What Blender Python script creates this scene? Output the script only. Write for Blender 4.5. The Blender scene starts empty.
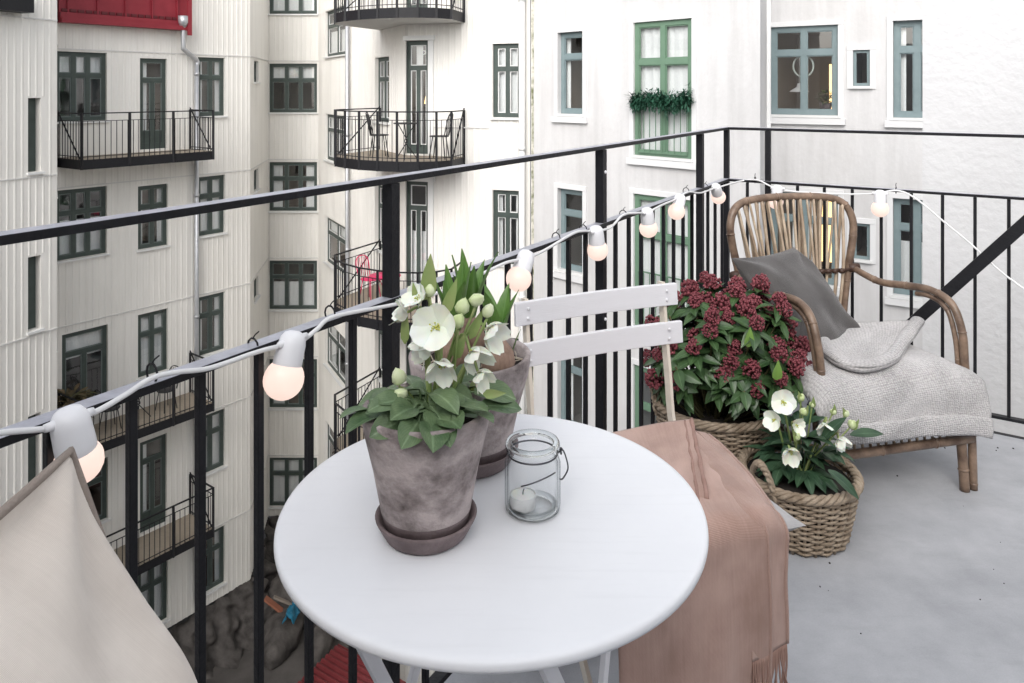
import bpy, math, random
from mathutils import Vector, Matrix, noise
random.seed(7)
S = bpy.context.scene
COL = S.collection
R = math.radians
PI = math.pi
F_PX, HOR, CAMZ = 745.0, 90.0, 1.29          # focal length in pixels, horizon row, eye height

# ------------------------------------------------------------------ materials
MATS = {}
def mat(name, col, rough=0.6, metal=0.0, noise_amt=0.0, noise_scale=8.0, col2=None, bump=0.0, bump_scale=60.0,
        detail=4.0, spec=0.5, trans=0.0, ior=1.45, emit=None, estr=0.0, sheen=0.0, subs=0.0, stretch=None, mid=0.5, wid=0.25):
    if name in MATS: return MATS[name]
    m = bpy.data.materials.new(name); m.use_nodes = True
    nt = m.node_tree; b = nt.nodes['Principled BSDF']
    b.inputs['Base Color'].default_value = (*col, 1); b.inputs['Roughness'].default_value = rough
    b.inputs['Metallic'].default_value = metal; b.inputs['Specular IOR Level'].default_value = spec
    b.inputs['IOR'].default_value = ior
    if trans: b.inputs['Transmission Weight'].default_value = trans
    if sheen: b.inputs['Sheen Weight'].default_value = sheen
    if subs:
        b.inputs['Subsurface Weight'].default_value = subs; b.inputs['Subsurface Scale'].default_value = 0.01
    if emit:
        b.inputs['Emission Color'].default_value = (*emit, 1); b.inputs['Emission Strength'].default_value = estr
    if col2 or bump:
        tc = nt.nodes.new('ShaderNodeTexCoord'); src = tc.outputs['Object']
        if stretch:
            mp = nt.nodes.new('ShaderNodeMapping'); mp.inputs['Scale'].default_value = stretch
            nt.links.new(src, mp.inputs['Vector']); src = mp.outputs['Vector']
    if col2:
        n = nt.nodes.new('ShaderNodeTexNoise'); n.inputs['Scale'].default_value = noise_scale; n.inputs['Detail'].default_value = detail
        n.inputs['Roughness'].default_value = 0.62
        nt.links.new(src, n.inputs['Vector'])
        cr = nt.nodes.new('ShaderNodeValToRGB')
        cr.color_ramp.elements[0].position = mid - wid; cr.color_ramp.elements[1].position = mid + wid
        cr.color_ramp.elements[0].color = (*col, 1); cr.color_ramp.elements[1].color = (*col2, 1)
        nt.links.new(n.outputs['Fac'], cr.inputs['Fac']); nt.links.new(cr.outputs['Color'], b.inputs['Base Color'])
    if bump:
        n2 = nt.nodes.new('ShaderNodeTexNoise'); n2.inputs['Scale'].default_value = bump_scale; n2.inputs['Detail'].default_value = 5
        nt.links.new(src, n2.inputs['Vector'])
        bp = nt.nodes.new('ShaderNodeBump'); bp.inputs['Strength'].default_value = bump; bp.inputs['Distance'].default_value = 0.01
        nt.links.new(n2.outputs['Fac'], bp.inputs['Height']); nt.links.new(bp.outputs['Normal'], b.inputs['Normal'])
    MATS[name] = m
    return m

def glass_mat(name, tint=(0.96, 0.98, 0.98)):
    m = bpy.data.materials.new(name); m.use_nodes = True; nt = m.node_tree
    for n in list(nt.nodes): nt.nodes.remove(n)
    out = nt.nodes.new('ShaderNodeOutputMaterial'); mix = nt.nodes.new('ShaderNodeMixShader')
    tr = nt.nodes.new('ShaderNodeBsdfTransparent'); gl = nt.nodes.new('ShaderNodeBsdfGlossy'); fr = nt.nodes.new('ShaderNodeMath'); lw = nt.nodes.new('ShaderNodeLayerWeight'); pw = nt.nodes.new('ShaderNodeMath')
    tr.inputs['Color'].default_value = (*tint, 1); gl.inputs['Roughness'].default_value = 0.03
    lw.inputs['Blend'].default_value = 0.5; pw.operation = 'POWER'; pw.inputs[1].default_value = 4.0; nt.links.new(lw.outputs['Facing'], pw.inputs[0])
    fr.operation = 'MULTIPLY_ADD'; fr.inputs[1].default_value = 0.8; fr.inputs[2].default_value = 0.13; nt.links.new(pw.outputs[0], fr.inputs[0])
    tc = nt.nodes.new('ShaderNodeTexCoord'); n2 = nt.nodes.new('ShaderNodeTexNoise'); n2.inputs['Scale'].default_value = 1.6
    bp = nt.nodes.new('ShaderNodeBump'); bp.inputs['Strength'].default_value = 0.06; bp.inputs['Distance'].default_value = 0.05
    nt.links.new(tc.outputs['Object'], n2.inputs['Vector']); nt.links.new(n2.outputs['Fac'], bp.inputs['Height'])
    nt.links.new(bp.outputs['Normal'], gl.inputs['Normal'])
    nt.links.new(fr.outputs[0], mix.inputs['Fac']); nt.links.new(tr.outputs['BSDF'], mix.inputs[1]); nt.links.new(gl.outputs['BSDF'], mix.inputs[2])
    nt.links.new(mix.outputs['Shader'], out.inputs['Surface'])
    MATS[name] = m
    return m

def grime(m, scale, stretch, lo=0.8, detail=10, mid=0.5, wid=0.2):
    """multiplies a material's own colour by a second, larger pattern of dirt and wear"""
    nt = m.node_tree; b = nt.nodes['Principled BSDF']; src = b.inputs['Base Color'].links[0].from_socket
    tc = nt.nodes.new('ShaderNodeTexCoord'); mp = nt.nodes.new('ShaderNodeMapping'); mp.inputs['Scale'].default_value = stretch; mp.inputs['Location'].default_value = (3.7, 1.9, 5.1)
    n = nt.nodes.new('ShaderNodeTexNoise'); n.inputs['Scale'].default_value = scale; n.inputs['Detail'].default_value = detail; n.inputs['Roughness'].default_value = 0.65
    nt.links.new(tc.outputs['Object'], mp.inputs['Vector']); nt.links.new(mp.outputs['Vector'], n.inputs['Vector'])
    r = nt.nodes.new('ShaderNodeMapRange'); r.inputs['From Min'].default_value = mid-wid; r.inputs['From Max'].default_value = mid+wid; r.inputs['To Min'].default_value = lo; r.inputs['To Max'].default_value = 1.0
    nt.links.new(n.outputs['Fac'], r.inputs['Value'])
    x = nt.nodes.new('ShaderNodeVectorMath'); x.operation = 'SCALE'; nt.links.new(src, x.inputs['Vector']); nt.links.new(r.outputs['Result'], x.inputs['Scale']); nt.links.new(x.outputs['Vector'], b.inputs['Base Color'])
    return m
def add_rib(m, amount=1.9, sharp=0.07):
    nt = m.node_tree; b = nt.nodes['Principled BSDF']; lk = b.inputs['Base Color'].links
    uv = nt.nodes.new('ShaderNodeUVMap'); uv.uv_map = 'UVMap'; sp = nt.nodes.new('ShaderNodeSeparateXYZ'); nt.links.new(uv.outputs['UV'], sp.inputs['Vector'])
    d = nt.nodes.new('ShaderNodeMath'); d.operation = 'SUBTRACT'; d.inputs[1].default_value = 0.5; nt.links.new(sp.outputs['X'], d.inputs[0])
    a = nt.nodes.new('ShaderNodeMath'); a.operation = 'ABSOLUTE'; nt.links.new(d.outputs[0], a.inputs[0])
    wv = nt.nodes.new('ShaderNodeMath'); wv.operation = 'MULTIPLY_ADD'; wv.inputs[1].default_value = -1.6; nt.links.new(a.outputs[0], wv.inputs[0]); nt.links.new(sp.outputs['Y'], wv.inputs[2])
    sn = nt.nodes.new('ShaderNodeMath'); sn.operation = 'PINGPONG'; sn.inputs[1].default_value = 0.07; nt.links.new(wv.outputs[0], sn.inputs[0])
    r1 = nt.nodes.new('ShaderNodeMapRange'); r1.inputs['From Min'].default_value = 0; r1.inputs['From Max'].default_value = sharp; r1.inputs['To Min'].default_value = 1; r1.inputs['To Max'].default_value = 0; nt.links.new(a.outputs[0], r1.inputs['Value'])
    r2 = nt.nodes.new('ShaderNodeMapRange'); r2.inputs['From Min'].default_value = 0; r2.inputs['From Max'].default_value = 0.018; r2.inputs['To Min'].default_value = 0.35; r2.inputs['To Max'].default_value = 0; nt.links.new(sn.outputs[0], r2.inputs['Value'])
    mx = nt.nodes.new('ShaderNodeMath'); mx.operation = 'MAXIMUM'; nt.links.new(r1.outputs['Result'], mx.inputs[0]); nt.links.new(r2.outputs['Result'], mx.inputs[1])
    mix = nt.nodes.new('ShaderNodeMix'); mix.data_type = 'RGBA'
    nt.links.new(mx.outputs[0], mix.inputs['Factor'])
    if lk: src = lk[0].from_socket; nt.links.new(src, mix.inputs['A'])
    g = nt.nodes.new('ShaderNodeHueSaturation'); g.inputs['Value'].default_value = amount; g.inputs['Saturation'].default_value = 0.85
    if lk: nt.links.new(src, g.inputs['Color'])
    nt.links.new(g.outputs['Color'], mix.inputs['B']); nt.links.new(mix.outputs['Result'], b.inputs['Base Color'])
    return m
def jar_glass(name):
    m = bpy.data.materials.new(name); m.use_nodes = True; nt = m.node_tree
    for n in list(nt.nodes): nt.nodes.remove(n)
    out = nt.nodes.new('ShaderNodeOutputMaterial'); mix = nt.nodes.new('ShaderNodeMixShader')
    tr = nt.nodes.new('ShaderNodeBsdfTransparent'); gl = nt.nodes.new('ShaderNodeBsdfGlossy'); lw = nt.nodes.new('ShaderNodeLayerWeight'); lw.inputs['Blend'].default_value = 0.35
    cr = nt.nodes.new('ShaderNodeValToRGB'); cr.color_ramp.elements[0].position = 0.45; cr.color_ramp.elements[1].position = 1.0
    cr.color_ramp.elements[0].color = (0.985, 0.99, 0.99, 1); cr.color_ramp.elements[1].color = (0.36, 0.40, 0.41, 1)
    gl.inputs['Roughness'].default_value = 0.02
    fr = nt.nodes.new('ShaderNodeMapRange'); fr.inputs['From Min'].default_value = 0.55; fr.inputs['From Max'].default_value = 1.0; fr.inputs['To Min'].default_value = 0.04; fr.inputs['To Max'].default_value = 0.62
    nt.links.new(lw.outputs['Facing'], fr.inputs['Value'])
    nt.links.new(lw.outputs['Facing'], cr.inputs['Fac']); nt.links.new(cr.outputs['Color'], tr.inputs['Color'])
    nt.links.new(fr.outputs['Result'], mix.inputs['Fac']); nt.links.new(tr.outputs['BSDF'], mix.inputs[1]); nt.links.new(gl.outputs['BSDF'], mix.inputs[2])
    nt.links.new(mix.outputs['Shader'], out.inputs['Surface']); MATS[name] = m
    return m

def weave_mat(name, col, col2, scale, rough=0.9, bump=0.5, kind='linen', mottle=6.0):
    m = bpy.data.materials.new(name); m.use_nodes = True; nt = m.node_tree; b = nt.nodes['Principled BSDF']
    b.inputs['Roughness'].default_value = rough; b.inputs['Sheen Weight'].default_value = 0.25; b.inputs['Specular IOR Level'].default_value = 0.2
    uv = nt.nodes.new('ShaderNodeUVMap'); uv.uv_map = 'UVMap'
    mp = nt.nodes.new('ShaderNodeMapping'); mp.inputs['Scale'].default_value = (scale, scale, 1); nt.links.new(uv.outputs['UV'], mp.inputs['Vector'])
    w1 = nt.nodes.new('ShaderNodeTexWave'); w1.bands_direction = 'X'; w1.inputs['Scale'].default_value = 1.0
    w2 = nt.nodes.new('ShaderNodeTexWave'); w2.bands_direction = 'Y'; w2.inputs['Scale'].default_value = 1.0
    for w in (w1, w2):
        w.inputs['Distortion'].default_value = 1.5 if kind == 'linen' else 1.0; w.inputs['Detail'].default_value = 2
        w.inputs['Detail Scale'].default_value = 0.6
        nt.links.new(mp.outputs['Vector'], w.inputs['Vector'])
    mul = nt.nodes.new('ShaderNodeMath'); mul.operation = 'MULTIPLY' if kind == 'knit' else 'ADD'
    nt.links.new(w1.outputs['Fac'], mul.inputs[0]); nt.links.new(w2.outputs['Fac'], mul.inputs[1])
    if kind == 'knit':
        m2 = nt.nodes.new('ShaderNodeMapping'); m2.inputs['Scale'].default_value = (scale*4.6, scale*7.2, 1); m2.inputs['Rotation'].default_value = (0, 0, 0.12); nt.links.new(uv.outputs['UV'], m2.inputs['Vector'])
        vo = nt.nodes.new('ShaderNodeTexVoronoi'); vo.inputs['Scale'].default_value = 1.0; vo.inputs['Randomness'].default_value = 0.38; nt.links.new(m2.outputs['Vector'], vo.inputs['Vector'])
        iv = nt.nodes.new('ShaderNodeMapRange'); iv.inputs['From Min'].default_value = 0.1; iv.inputs['From Max'].default_value = 0.75; iv.inputs['To Min'].default_value = 1; iv.inputs['To Max'].default_value = 0; nt.links.new(vo.outputs['Distance'], iv.inputs['Value']); mul = iv
    n = nt.nodes.new('ShaderNodeTexNoise'); n.inputs['Scale'].default_value = mottle; n.inputs['Detail'].default_value = 6
    nt.links.new(uv.outputs['UV'], n.inputs['Vector'])
    if kind == 'linen':
        ms_ = nt.nodes.new('ShaderNodeMapping'); ms_.inputs['Scale'].default_value = (180, 9, 1); nt.links.new(uv.outputs['UV'], ms_.inputs['Vector'])
        ns_ = nt.nodes.new('ShaderNodeTexNoise'); ns_.inputs['Scale'].default_value = 1.0; ns_.inputs['Detail'].default_value = 3; nt.links.new(ms_.outputs['Vector'], ns_.inputs['Vector'])
        av = nt.nodes.new('ShaderNodeMath'); av.operation = 'MULTIPLY_ADD'; av.inputs[1].default_value = 0.9; nt.links.new(ns_.outputs['Fac'], av.inputs[0]); nt.links.new(mul.outputs[0], av.inputs[2]); mul = av
    add = nt.nodes.new('ShaderNodeMath'); add.operation = 'MULTIPLY_ADD'; add.inputs[1].default_value = 0.2 if kind == 'linen' else 0.55
    nt.links.new(mul.outputs[0], add.inputs[0]); nt.links.new(n.outputs['Fac'], add.inputs[2])
    cr = nt.nodes.new('ShaderNodeValToRGB'); cr.color_ramp.elements[0].position = 0.52 if kind == 'linen' else 0.35; cr.color_ramp.elements[1].position = 1.05 if kind == 'linen' else 1.0
    cr.color_ramp.elements[0].color = (*col, 1); cr.color_ramp.elements[1].color = (*col2, 1)
    nt.links.new(add.outputs[0], cr.inputs['Fac']); nt.links.new(cr.outputs['Color'], b.inputs['Base Color'])
    bp = nt.nodes.new('ShaderNodeBump'); bp.inputs['Strength'].default_value = bump; bp.inputs['Distance'].default_value = 0.004 if kind == 'knit' else 0.001
    nt.links.new(mul.outputs[0], bp.inputs['Height']); nt.links.new(bp.outputs['Normal'], b.inputs['Normal'])
    MATS[name] = m
    return m

# ------------------------------------------------------------------ mesh builder
class MB:
    def __init__(s): s.v = []; s.f = []; s.mi = []; s.sm = []; s.uv = {}
    def add(s, vs, fs, m=0, smooth=False, uvs=None):
        o = len(s.v); s.v += [tuple(x) for x in vs]
        for k, f in enumerate(fs):
            if uvs: s.uv[len(s.f)] = uvs[k]
            s.f.append(tuple(i + o for i in f)); s.mi.append(m); s.sm.append(smooth)
        return s
    def box(s, c, d, m=0, rot=None):
        c = Vector(c); x, y, z = d[0]/2, d[1]/2, d[2]/2
        vs = [Vector((i*x, j*y, k*z)) for i in (-1, 1) for j in (-1, 1) for k in (-1, 1)]
        if rot: vs = [rot @ v for v in vs]
        return s.add([c+v for v in vs], [(0,1,3,2),(4,6,7,5),(0,4,5,1),(2,3,7,6),(0,2,6,4),(1,5,7,3)], m)
    def bar(s, p, q, w, h, up=(0,0,1), m=0):
        p, q = Vector(p), Vector(q); d = (q-p).normalized(); up = Vector(up)
        a = d.cross(up)
        if a.length < 1e-4: a = d.cross(Vector((1,0,0)))
        a.normalize(); b = a.cross(d).normalized()
        vs = [e + a*(i*w/2) + b*(j*h/2) for e in (p, q) for i, j in ((-1,-1),(1,-1),(1,1),(-1,1))]
        return s.add(vs, [(3,2,1,0),(4,5,6,7),(0,1,5,4),(1,2,6,5),(2,3,7,6),(3,0,4,7)], m)
    def tube(s, pts, r, n=8, closed=False, m=0, smooth=True, flat=1.0):
        pts = [Vector(p) for p in pts]; L = len(pts)
        rr = r if isinstance(r, (list, tuple)) else [r]*L
        vs = []; prev = None
        for i, p in enumerate(pts):
            if closed: t = pts[(i+1) % L] - pts[i-1]
            else: t = pts[min(i+1, L-1)] - pts[max(i-1, 0)]
            if t.length < 1e-9: t = Vector((0,0,1))
            t.normalize()
            if prev is None:
                a = t.orthogonal().normalized()
            else:
                a = prev - t*prev.dot(t)
                a = a.normalized() if a.length > 1e-6 else t.orthogonal().normalized()
            prev = a; b = t.cross(a)
            for k in range(n):
                ang = 2*PI*k/n
                vs.append(p + a*(math.cos(ang)*rr[i]) + b*(math.sin(ang)*rr[i]*flat))
        fs = []
        for i in range(L if closed else L-1):
            i2 = (i+1) % L
            for k in range(n):
                k2 = (k+1) % n
                fs.append((i*n+k, i*n+k2, i2*n+k2, i2*n+k))
        if not closed:
            fs.append(tuple(range(n-1, -1, -1))); fs.append(tuple((L-1)*n+k for k in range(n)))
        return s.add(vs, fs, m, smooth)
    def lathe(s, prof, n=32, c=(0,0,0), m=0, smooth=True):
        c = Vector(c); vs = []; fs = []
        for (r, z) in prof:
            for k in range(n):
                a = 2*PI*k/n; vs.append(c + Vector((r*math.cos(a), r*math.sin(a), z)))
        for i in range(len(prof)-1):
            for k in range(n):
                k2 = (k+1) % n
                fs.append((i*n+k, i*n+k2, (i+1)*n+k2, (i+1)*n+k))
        if prof[0][0] > 1e-5: fs.append(tuple(range(n-1, -1, -1)))
        if prof[-1][0] > 1e-5: fs.append(tuple((len(prof)-1)*n+k for k in range(n)))
        return s.add(vs, fs, m, smooth)
    def grid(s, fn, nu, nv, m=0, smooth=True, uvsize=(1,1)):
        vs = [fn(i/nu, j/nv) for j in range(nv+1) for i in range(nu+1)]; fs = []; uvs = []
        for j in range(nv):
            for i in range(nu):
                a = j*(nu+1)+i
                fs.append((a, a+1, a+nu+2, a+nu+1))
                uvs.append([(x/nu*uvsize[0], y/nv*uvsize[1]) for x, y in ((i,j),(i+1,j),(i+1,j+1),(i,j+1))])
        return s.add(vs, fs, m, smooth, uvs)
    def poly(s, pts, m=0): return s.add(pts, [tuple(range(len(pts)))], m)
    def prism(s, poly, z0, z1, m=0):
        n = len(poly); vs = [(x, y, z0) for x, y in poly] + [(x, y, z1) for x, y in poly]
        fs = [tuple(range(n-1, -1, -1)), tuple(range(n, 2*n))] + [(i, (i+1) % n, n+(i+1) % n, n+i) for i in range(n)]
        return s.add(vs, fs, m)
    def sphere(s, c, r, m=0, n=8, k=6, sc=(1,1,1)):
        c = Vector(c); prof = []
        vs = [c + Vector((0, 0, -r*sc[2]))]; fs = []
        for j in range(1, k):
            ph = -PI/2 + PI*j/k
            for i in range(n):
                a = 2*PI*i/n
                vs.append(c + Vector((r*math.cos(ph)*math.cos(a)*sc[0], r*math.cos(ph)*math.sin(a)*sc[1], r*math.sin(ph)*sc[2])))
        vs.append(c + Vector((0, 0, r*sc[2])))
        for i in range(n): fs.append((0, 1+(i+1) % n, 1+i))
        for j in range(k-2):
            for i in range(n):
                a = 1+j*n; fs.append((a+i, a+(i+1) % n, a+n+(i+1) % n, a+n+i))
        a = 1+(k-2)*n
        for i in range(n): fs.append((a+i, a+(i+1) % n, len(vs)-1))
        return s.add(vs, fs, m, True)
    def mesh(s, name, mats):
        me = bpy.data.meshes.new(name); me.from_pydata(s.v, [], s.f)
        for m in (mats if isinstance(mats, (list, tuple)) else [mats]): me.materials.append(m)
        me.polygons.foreach_set('material_index', s.mi); me.polygons.foreach_set('use_smooth', s.sm)
        if s.uv:
            uvl = me.uv_layers.new(name='UVMap')
            for p in me.polygons:
                u = s.uv.get(p.index)
                if u:
                    for li, q in zip(p.loop_indices, u): uvl.data[li].uv = q
        me.update()
        return me
    def build(s, name, mats, parent=None, bevel=0, recalc=False, solid=0, subd=0):
        me = s.mesh(name, mats)
        if recalc:
            import bmesh
            bm = bmesh.new(); bm.from_mesh(me); bmesh.ops.recalc_face_normals(bm, faces=bm.faces[:]); bm.to_mesh(me); bm.free()
        o = bpy.data.objects.new(name, me); COL.objects.link(o)
        if parent: o.parent = parent
        if solid:
            md = o.modifiers.new('thick', 'SOLIDIFY'); md.thickness = solid; md.offset = 0
        if subd:
            md = o.modifiers.new('sub', 'SUBSURF'); md.levels = subd; md.render_levels = subd
        if bevel:
            md = o.modifiers.new('bev', 'BEVEL'); md.width = bevel; md.segments = 2; md.limit_method = 'ANGLE'
        return o

def tag(o, label=None, cat=None, group=None, kind=None):
    if label: o['label'] = label
    if cat: o['category'] = cat
    if group: o['group'] = group
    if kind: o['kind'] = kind
    return o
def thing(name, label, cat, loc=(0,0,0), rz=0, group=None):
    o = bpy.data.objects.new(name, None); COL.objects.link(o); o.empty_display_size = 0.1
    o.location = loc; o.rotation_euler = (0, 0, rz)
    return tag(o, label, cat, group)
def child_copy(src, parent):
    c = src.copy(); COL.objects.link(c); c.parent = parent
    for ch in list(src.children): child_copy(ch, c)
    return c
def copy_thing(src, loc, rz, label, group=None, scale=None):
    c = src.copy(); COL.objects.link(c); c.location = loc; c.rotation_euler = (0, 0, rz); c['label'] = label
    if group: c['group'] = group
    if scale: c.scale = scale
    for ch in list(src.children): child_copy(ch, c)
    return c
def smooth_path(pts, n=6):
    pts = [Vector(p) for p in pts]; out = []
    for i in range(len(pts)-1):
        p0 = pts[max(i-1, 0)]; p1 = pts[i]; p2 = pts[i+1]; p3 = pts[min(i+2, len(pts)-1)]
        for k in range(n):
            t = k/n
            out.append(0.5*((2*p1) + (p2-p0)*t + (2*p0-5*p1+4*p2-p3)*t*t + (3*p1-p0-3*p2+p3)*t**3))
    out.append(pts[-1])
    return out
def nz(p, s=1.0): return noise.noise(Vector(p)*s)
def at(px, py, d): return Vector(((px-512)/F_PX*d, d, CAMZ-(py-HOR)*d/F_PX))

M_black = mat('black_painted_steel', (0.007, 0.007, 0.009), 0.5, 0.0, spec=0.35, col2=(0.013, 0.013, 0.016), noise_scale=30, bump=0.15, bump_scale=120)
M_wpaint = mat('white_powder_coat', (0.80, 0.80, 0.82), 0.42, col2=(0.76, 0.76, 0.785), noise_scale=5, bump=0.02, bump_scale=200)
M_tabletop = mat('white_table_enamel', (0.875, 0.885, 0.905), 0.38, col2=(0.84, 0.85, 0.875), noise_scale=7, bump=0.02, bump_scale=90)
M_concrete = mat('painted_concrete', (0.40, 0.408, 0.43), 0.8, col2=(0.51, 0.518, 0.54), noise_scale=6.0, detail=12, bump=0.06, bump_scale=160, mid=0.5, wid=0.17)
grime(M_concrete, 1.6, (1, 1, 1), 0.86); grime(M_concrete, 9.0, (0.4, 1.6, 1), 0.93, mid=0.40, wid=0.06); grime(M_concrete, 260, (1, 1, 1), 0.86, mid=0.5, wid=0.25)
grime(M_tabletop, 6.0, (1, 1, 1), 0.965); grime(M_tabletop, 90.0, (0.06, 1, 1), 0.975, mid=0.40, wid=0.06)
EXPO = 1.12
# ------------------------------------------------------------------ balcony frame: corner C, left rail runs back along -LD, right rail along RD
C0 = Vector((0.945, 3.28, 0)); LD = Vector((0.530, 0.848, 0)); RD = Vector((0.848, -0.530, 0))
def lrail(t, z, inn=0.0): return C0 - LD*t + RD*inn + Vector((0, 0, z))
def rrail(s, z, inn=0.0): return C0 + RD*s - LD*inn + Vector((0, 0, z))
def l_at(px, py, inn=0.0):
    k = (px-512)/F_PX; c = C0 + RD*inn
    t = (c.x-c.y*k)/(LD.x-LD.y*k); p = c - LD*t
    return Vector((p.x, p.y, CAMZ-(py-HOR)*p.y/F_PX))
def r_at(px, py, inn=0.0):
    k = (px-512)/F_PX; c = C0 - LD*inn
    s_ = (c.y*k-c.x)/(RD.x-RD.y*k); p = c + RD*s_
    return Vector((p.x, p.y, CAMZ-(py-HOR)*p.y/F_PX))

# floor slab of the balcony
fl = MB()
def pxy(v): return (v.x, v.y)
poly = [pxy(lrail(-0.05, 0, -0.05)), pxy(rrail(4.2, 0, -0.05)), pxy(rrail(4.2, 0, 4.6)), pxy(lrail(4.6, 0, -0.05))]
fl.prism(poly[::-1], -0.16, 0.0)
tag(fl.build('floor', M_concrete), kind='structure')
rng = random.Random(3); gm_ = MB()
for i in range(90):
    p = Vector((rng.uniform(0.3, 2.4), rng.uniform(0.9, 2.8), 0.001)); r0 = rng.choice([0.0012, 0.0015, 0.002, 0.003])
    gm_.sphere(p, r0, n=5, k=4, sc=(1, rng.uniform(0.6, 1.6), 0.7))
tag(gm_.build('grit', mat('dark_grit', (0.04, 0.035, 0.03), 0.9)), kind='stuff')
EDGE = MB()
for a, b in ((lrail(-0.075, -0.1, -0.064), lrail(4.6, -0.1, -0.064)),):
    EDGE.bar(a, b, 0.02, 0.2)
EDGE.bar(rrail(-0.05, -0.1, -0.064), rrail(4.2, -0.1, -0.064), 0.02, 0.2)

# ------------------------------------------------------------------ railing
rail = thing('balcony_railing', 'black steel railing of square bars with a raised second handrail round the near balcony', 'railing', C0)
EDGE_local = EDGE
def loc(v): return Vector(v) - C0
def mb_local(mb):
    mb.v = [tuple(Vector(p)-C0) for p in mb.v]; return mb
mb_local(EDGE).build('edge_channel', M_black, rail)
M_railtop = mat('pale_top_face_of_rail', (0.33, 0.33, 0.37), 0.42, 0.35, col2=(0.55, 0.55, 0.60), noise_scale=26, detail=8, bump=0.3, bump_scale=60)
def railbar(name, pts, w, h, parent):
    """flat bar: dark sides and a paler top face"""
    m = MB()
    for a, b in zip(pts[:-1], pts[1:]): m.bar(a, b, w, h)
    # every bar's top quad (index 3 or 5) faces up: give it the paler grey
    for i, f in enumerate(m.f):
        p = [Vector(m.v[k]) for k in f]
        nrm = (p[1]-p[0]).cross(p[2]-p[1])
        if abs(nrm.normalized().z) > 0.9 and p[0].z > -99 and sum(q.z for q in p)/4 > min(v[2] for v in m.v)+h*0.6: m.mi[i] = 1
    return m.build(name, [M_black, M_railtop], parent, bevel=0.0015)
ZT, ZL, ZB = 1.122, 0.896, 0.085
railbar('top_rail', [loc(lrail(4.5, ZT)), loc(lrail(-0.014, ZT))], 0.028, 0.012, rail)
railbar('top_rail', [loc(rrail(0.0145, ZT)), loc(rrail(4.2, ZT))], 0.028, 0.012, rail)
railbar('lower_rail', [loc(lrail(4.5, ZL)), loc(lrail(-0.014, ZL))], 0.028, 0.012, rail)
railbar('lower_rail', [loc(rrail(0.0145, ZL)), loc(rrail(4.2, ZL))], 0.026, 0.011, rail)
b_ = MB(); b_.bar(loc(lrail(4.5, ZB)), loc(lrail(-0.014, ZB)), 0.026, 0.011); b_.build('bottom_rail', M_black, rail, bevel=0.001)
b_ = MB(); b_.bar(loc(rrail(0.0145, ZB)), loc(rrail(4.2, ZB)), 0.026, 0.011); b_.build('bottom_rail', M_black, rail, bevel=0.001)
def post(fn, t, w, zt=ZT-0.007, zb=0.0, name='post', bolt=False):
    p = loc(fn(t, 0, 0.0)); m = MB()
    rot = Matrix(((RD.x, LD.x, 0), (RD.y, LD.y, 0), (0, 0, 1)))
    m.box((p.x, p.y, (zt+zb)/2), (w, w, zt-zb), rot=rot)
    o = m.build(name, M_black, rail, bevel=0.0012)
    if bolt:
        b = MB()
        for z in (1.05, 0.62):
            q = p + RD*(w/2+0.001) + Vector((0, 0, z)); b.sphere(q, 0.0052, n=8, k=5)
        b.build('bolt', M_wpaint, o)
    return o
for t, bl in ((1.29, True), (2.213, False), (0.37, False), (3.13, False), (4.05, False)):
    post(lrail, t, 0.026 if t < 2 else 0.024, bolt=bl)
post(lrail, 0.0, 0.022)
for s_ in (0.177, 1.15, 2.1, 3.1): post(rrail, s_, 0.022) if s_ < 1 or s_ > 2 else None
ts = [1.29-0.1025*i for i in range(1, 9)] + [1.29+0.1025*i for i in range(1, 9)] + [2.213+0.1015*i for i in range(1, 9)] + [3.13+0.1015*i for i in range(1, 9)] + [0.37-0.1*i for i in range(1, 4)] + [0.47-0.0]
for t in ts: post(lrail, t, 0.0115, zt=ZL-0.0075, zb=ZB-0.0062, name='baluster')
ss = [0.09] + [0.297+0.1053*i for i in range(0, 24)]
for t in ss: post(rrail, t, 0.0115, zt=ZL-0.0075, zb=ZB-0.0062, name='baluster')
# cable ties that hold the cord of lamps
for p in (l_at(152, 370), l_at(253, 344), l_at(330, 311), l_at(556, 236), l_at(583, 228), l_at(623, 213), l_at(686, 190), l_at(705, 186)):
    m = MB(); q = loc(p)
    m.tube([q+Vector((0.012*math.cos(a)*RD.x, 0.012*math.cos(a)*RD.y, -0.004+0.013*math.sin(a))) for a in [i*2*PI/10 for i in range(10)]], 0.0016, 5, closed=True)
    m.tube([q+Vector((0, 0, 0.009)), q+Vector((0.003, 0.002, 0.014)), q+Vector((0.008, 0.004, 0.018))], 0.0011, 5)
    m.build('cable_tie', M_black, rail)
for p in (r_at(755, 179), r_at(896, 189)):
    m = MB(); q = loc(p)
    m.tube([q+Vector((0.012*math.cos(a)*LD.x, 0.012*math.cos(a)*LD.y, -0.004+0.013*math.sin(a))) for a in [i*2*PI/10 for i in range(10)]], 0.0018, 5, closed=True)
    m.tube([q+Vector((0, 0, 0.009)), q+Vector((0.001, 0.004, 0.016)), q+Vector((0.002, 0.002, 0.024))], 0.0014, 5)
    m.build('cable_tie', M_black, rail)

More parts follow.
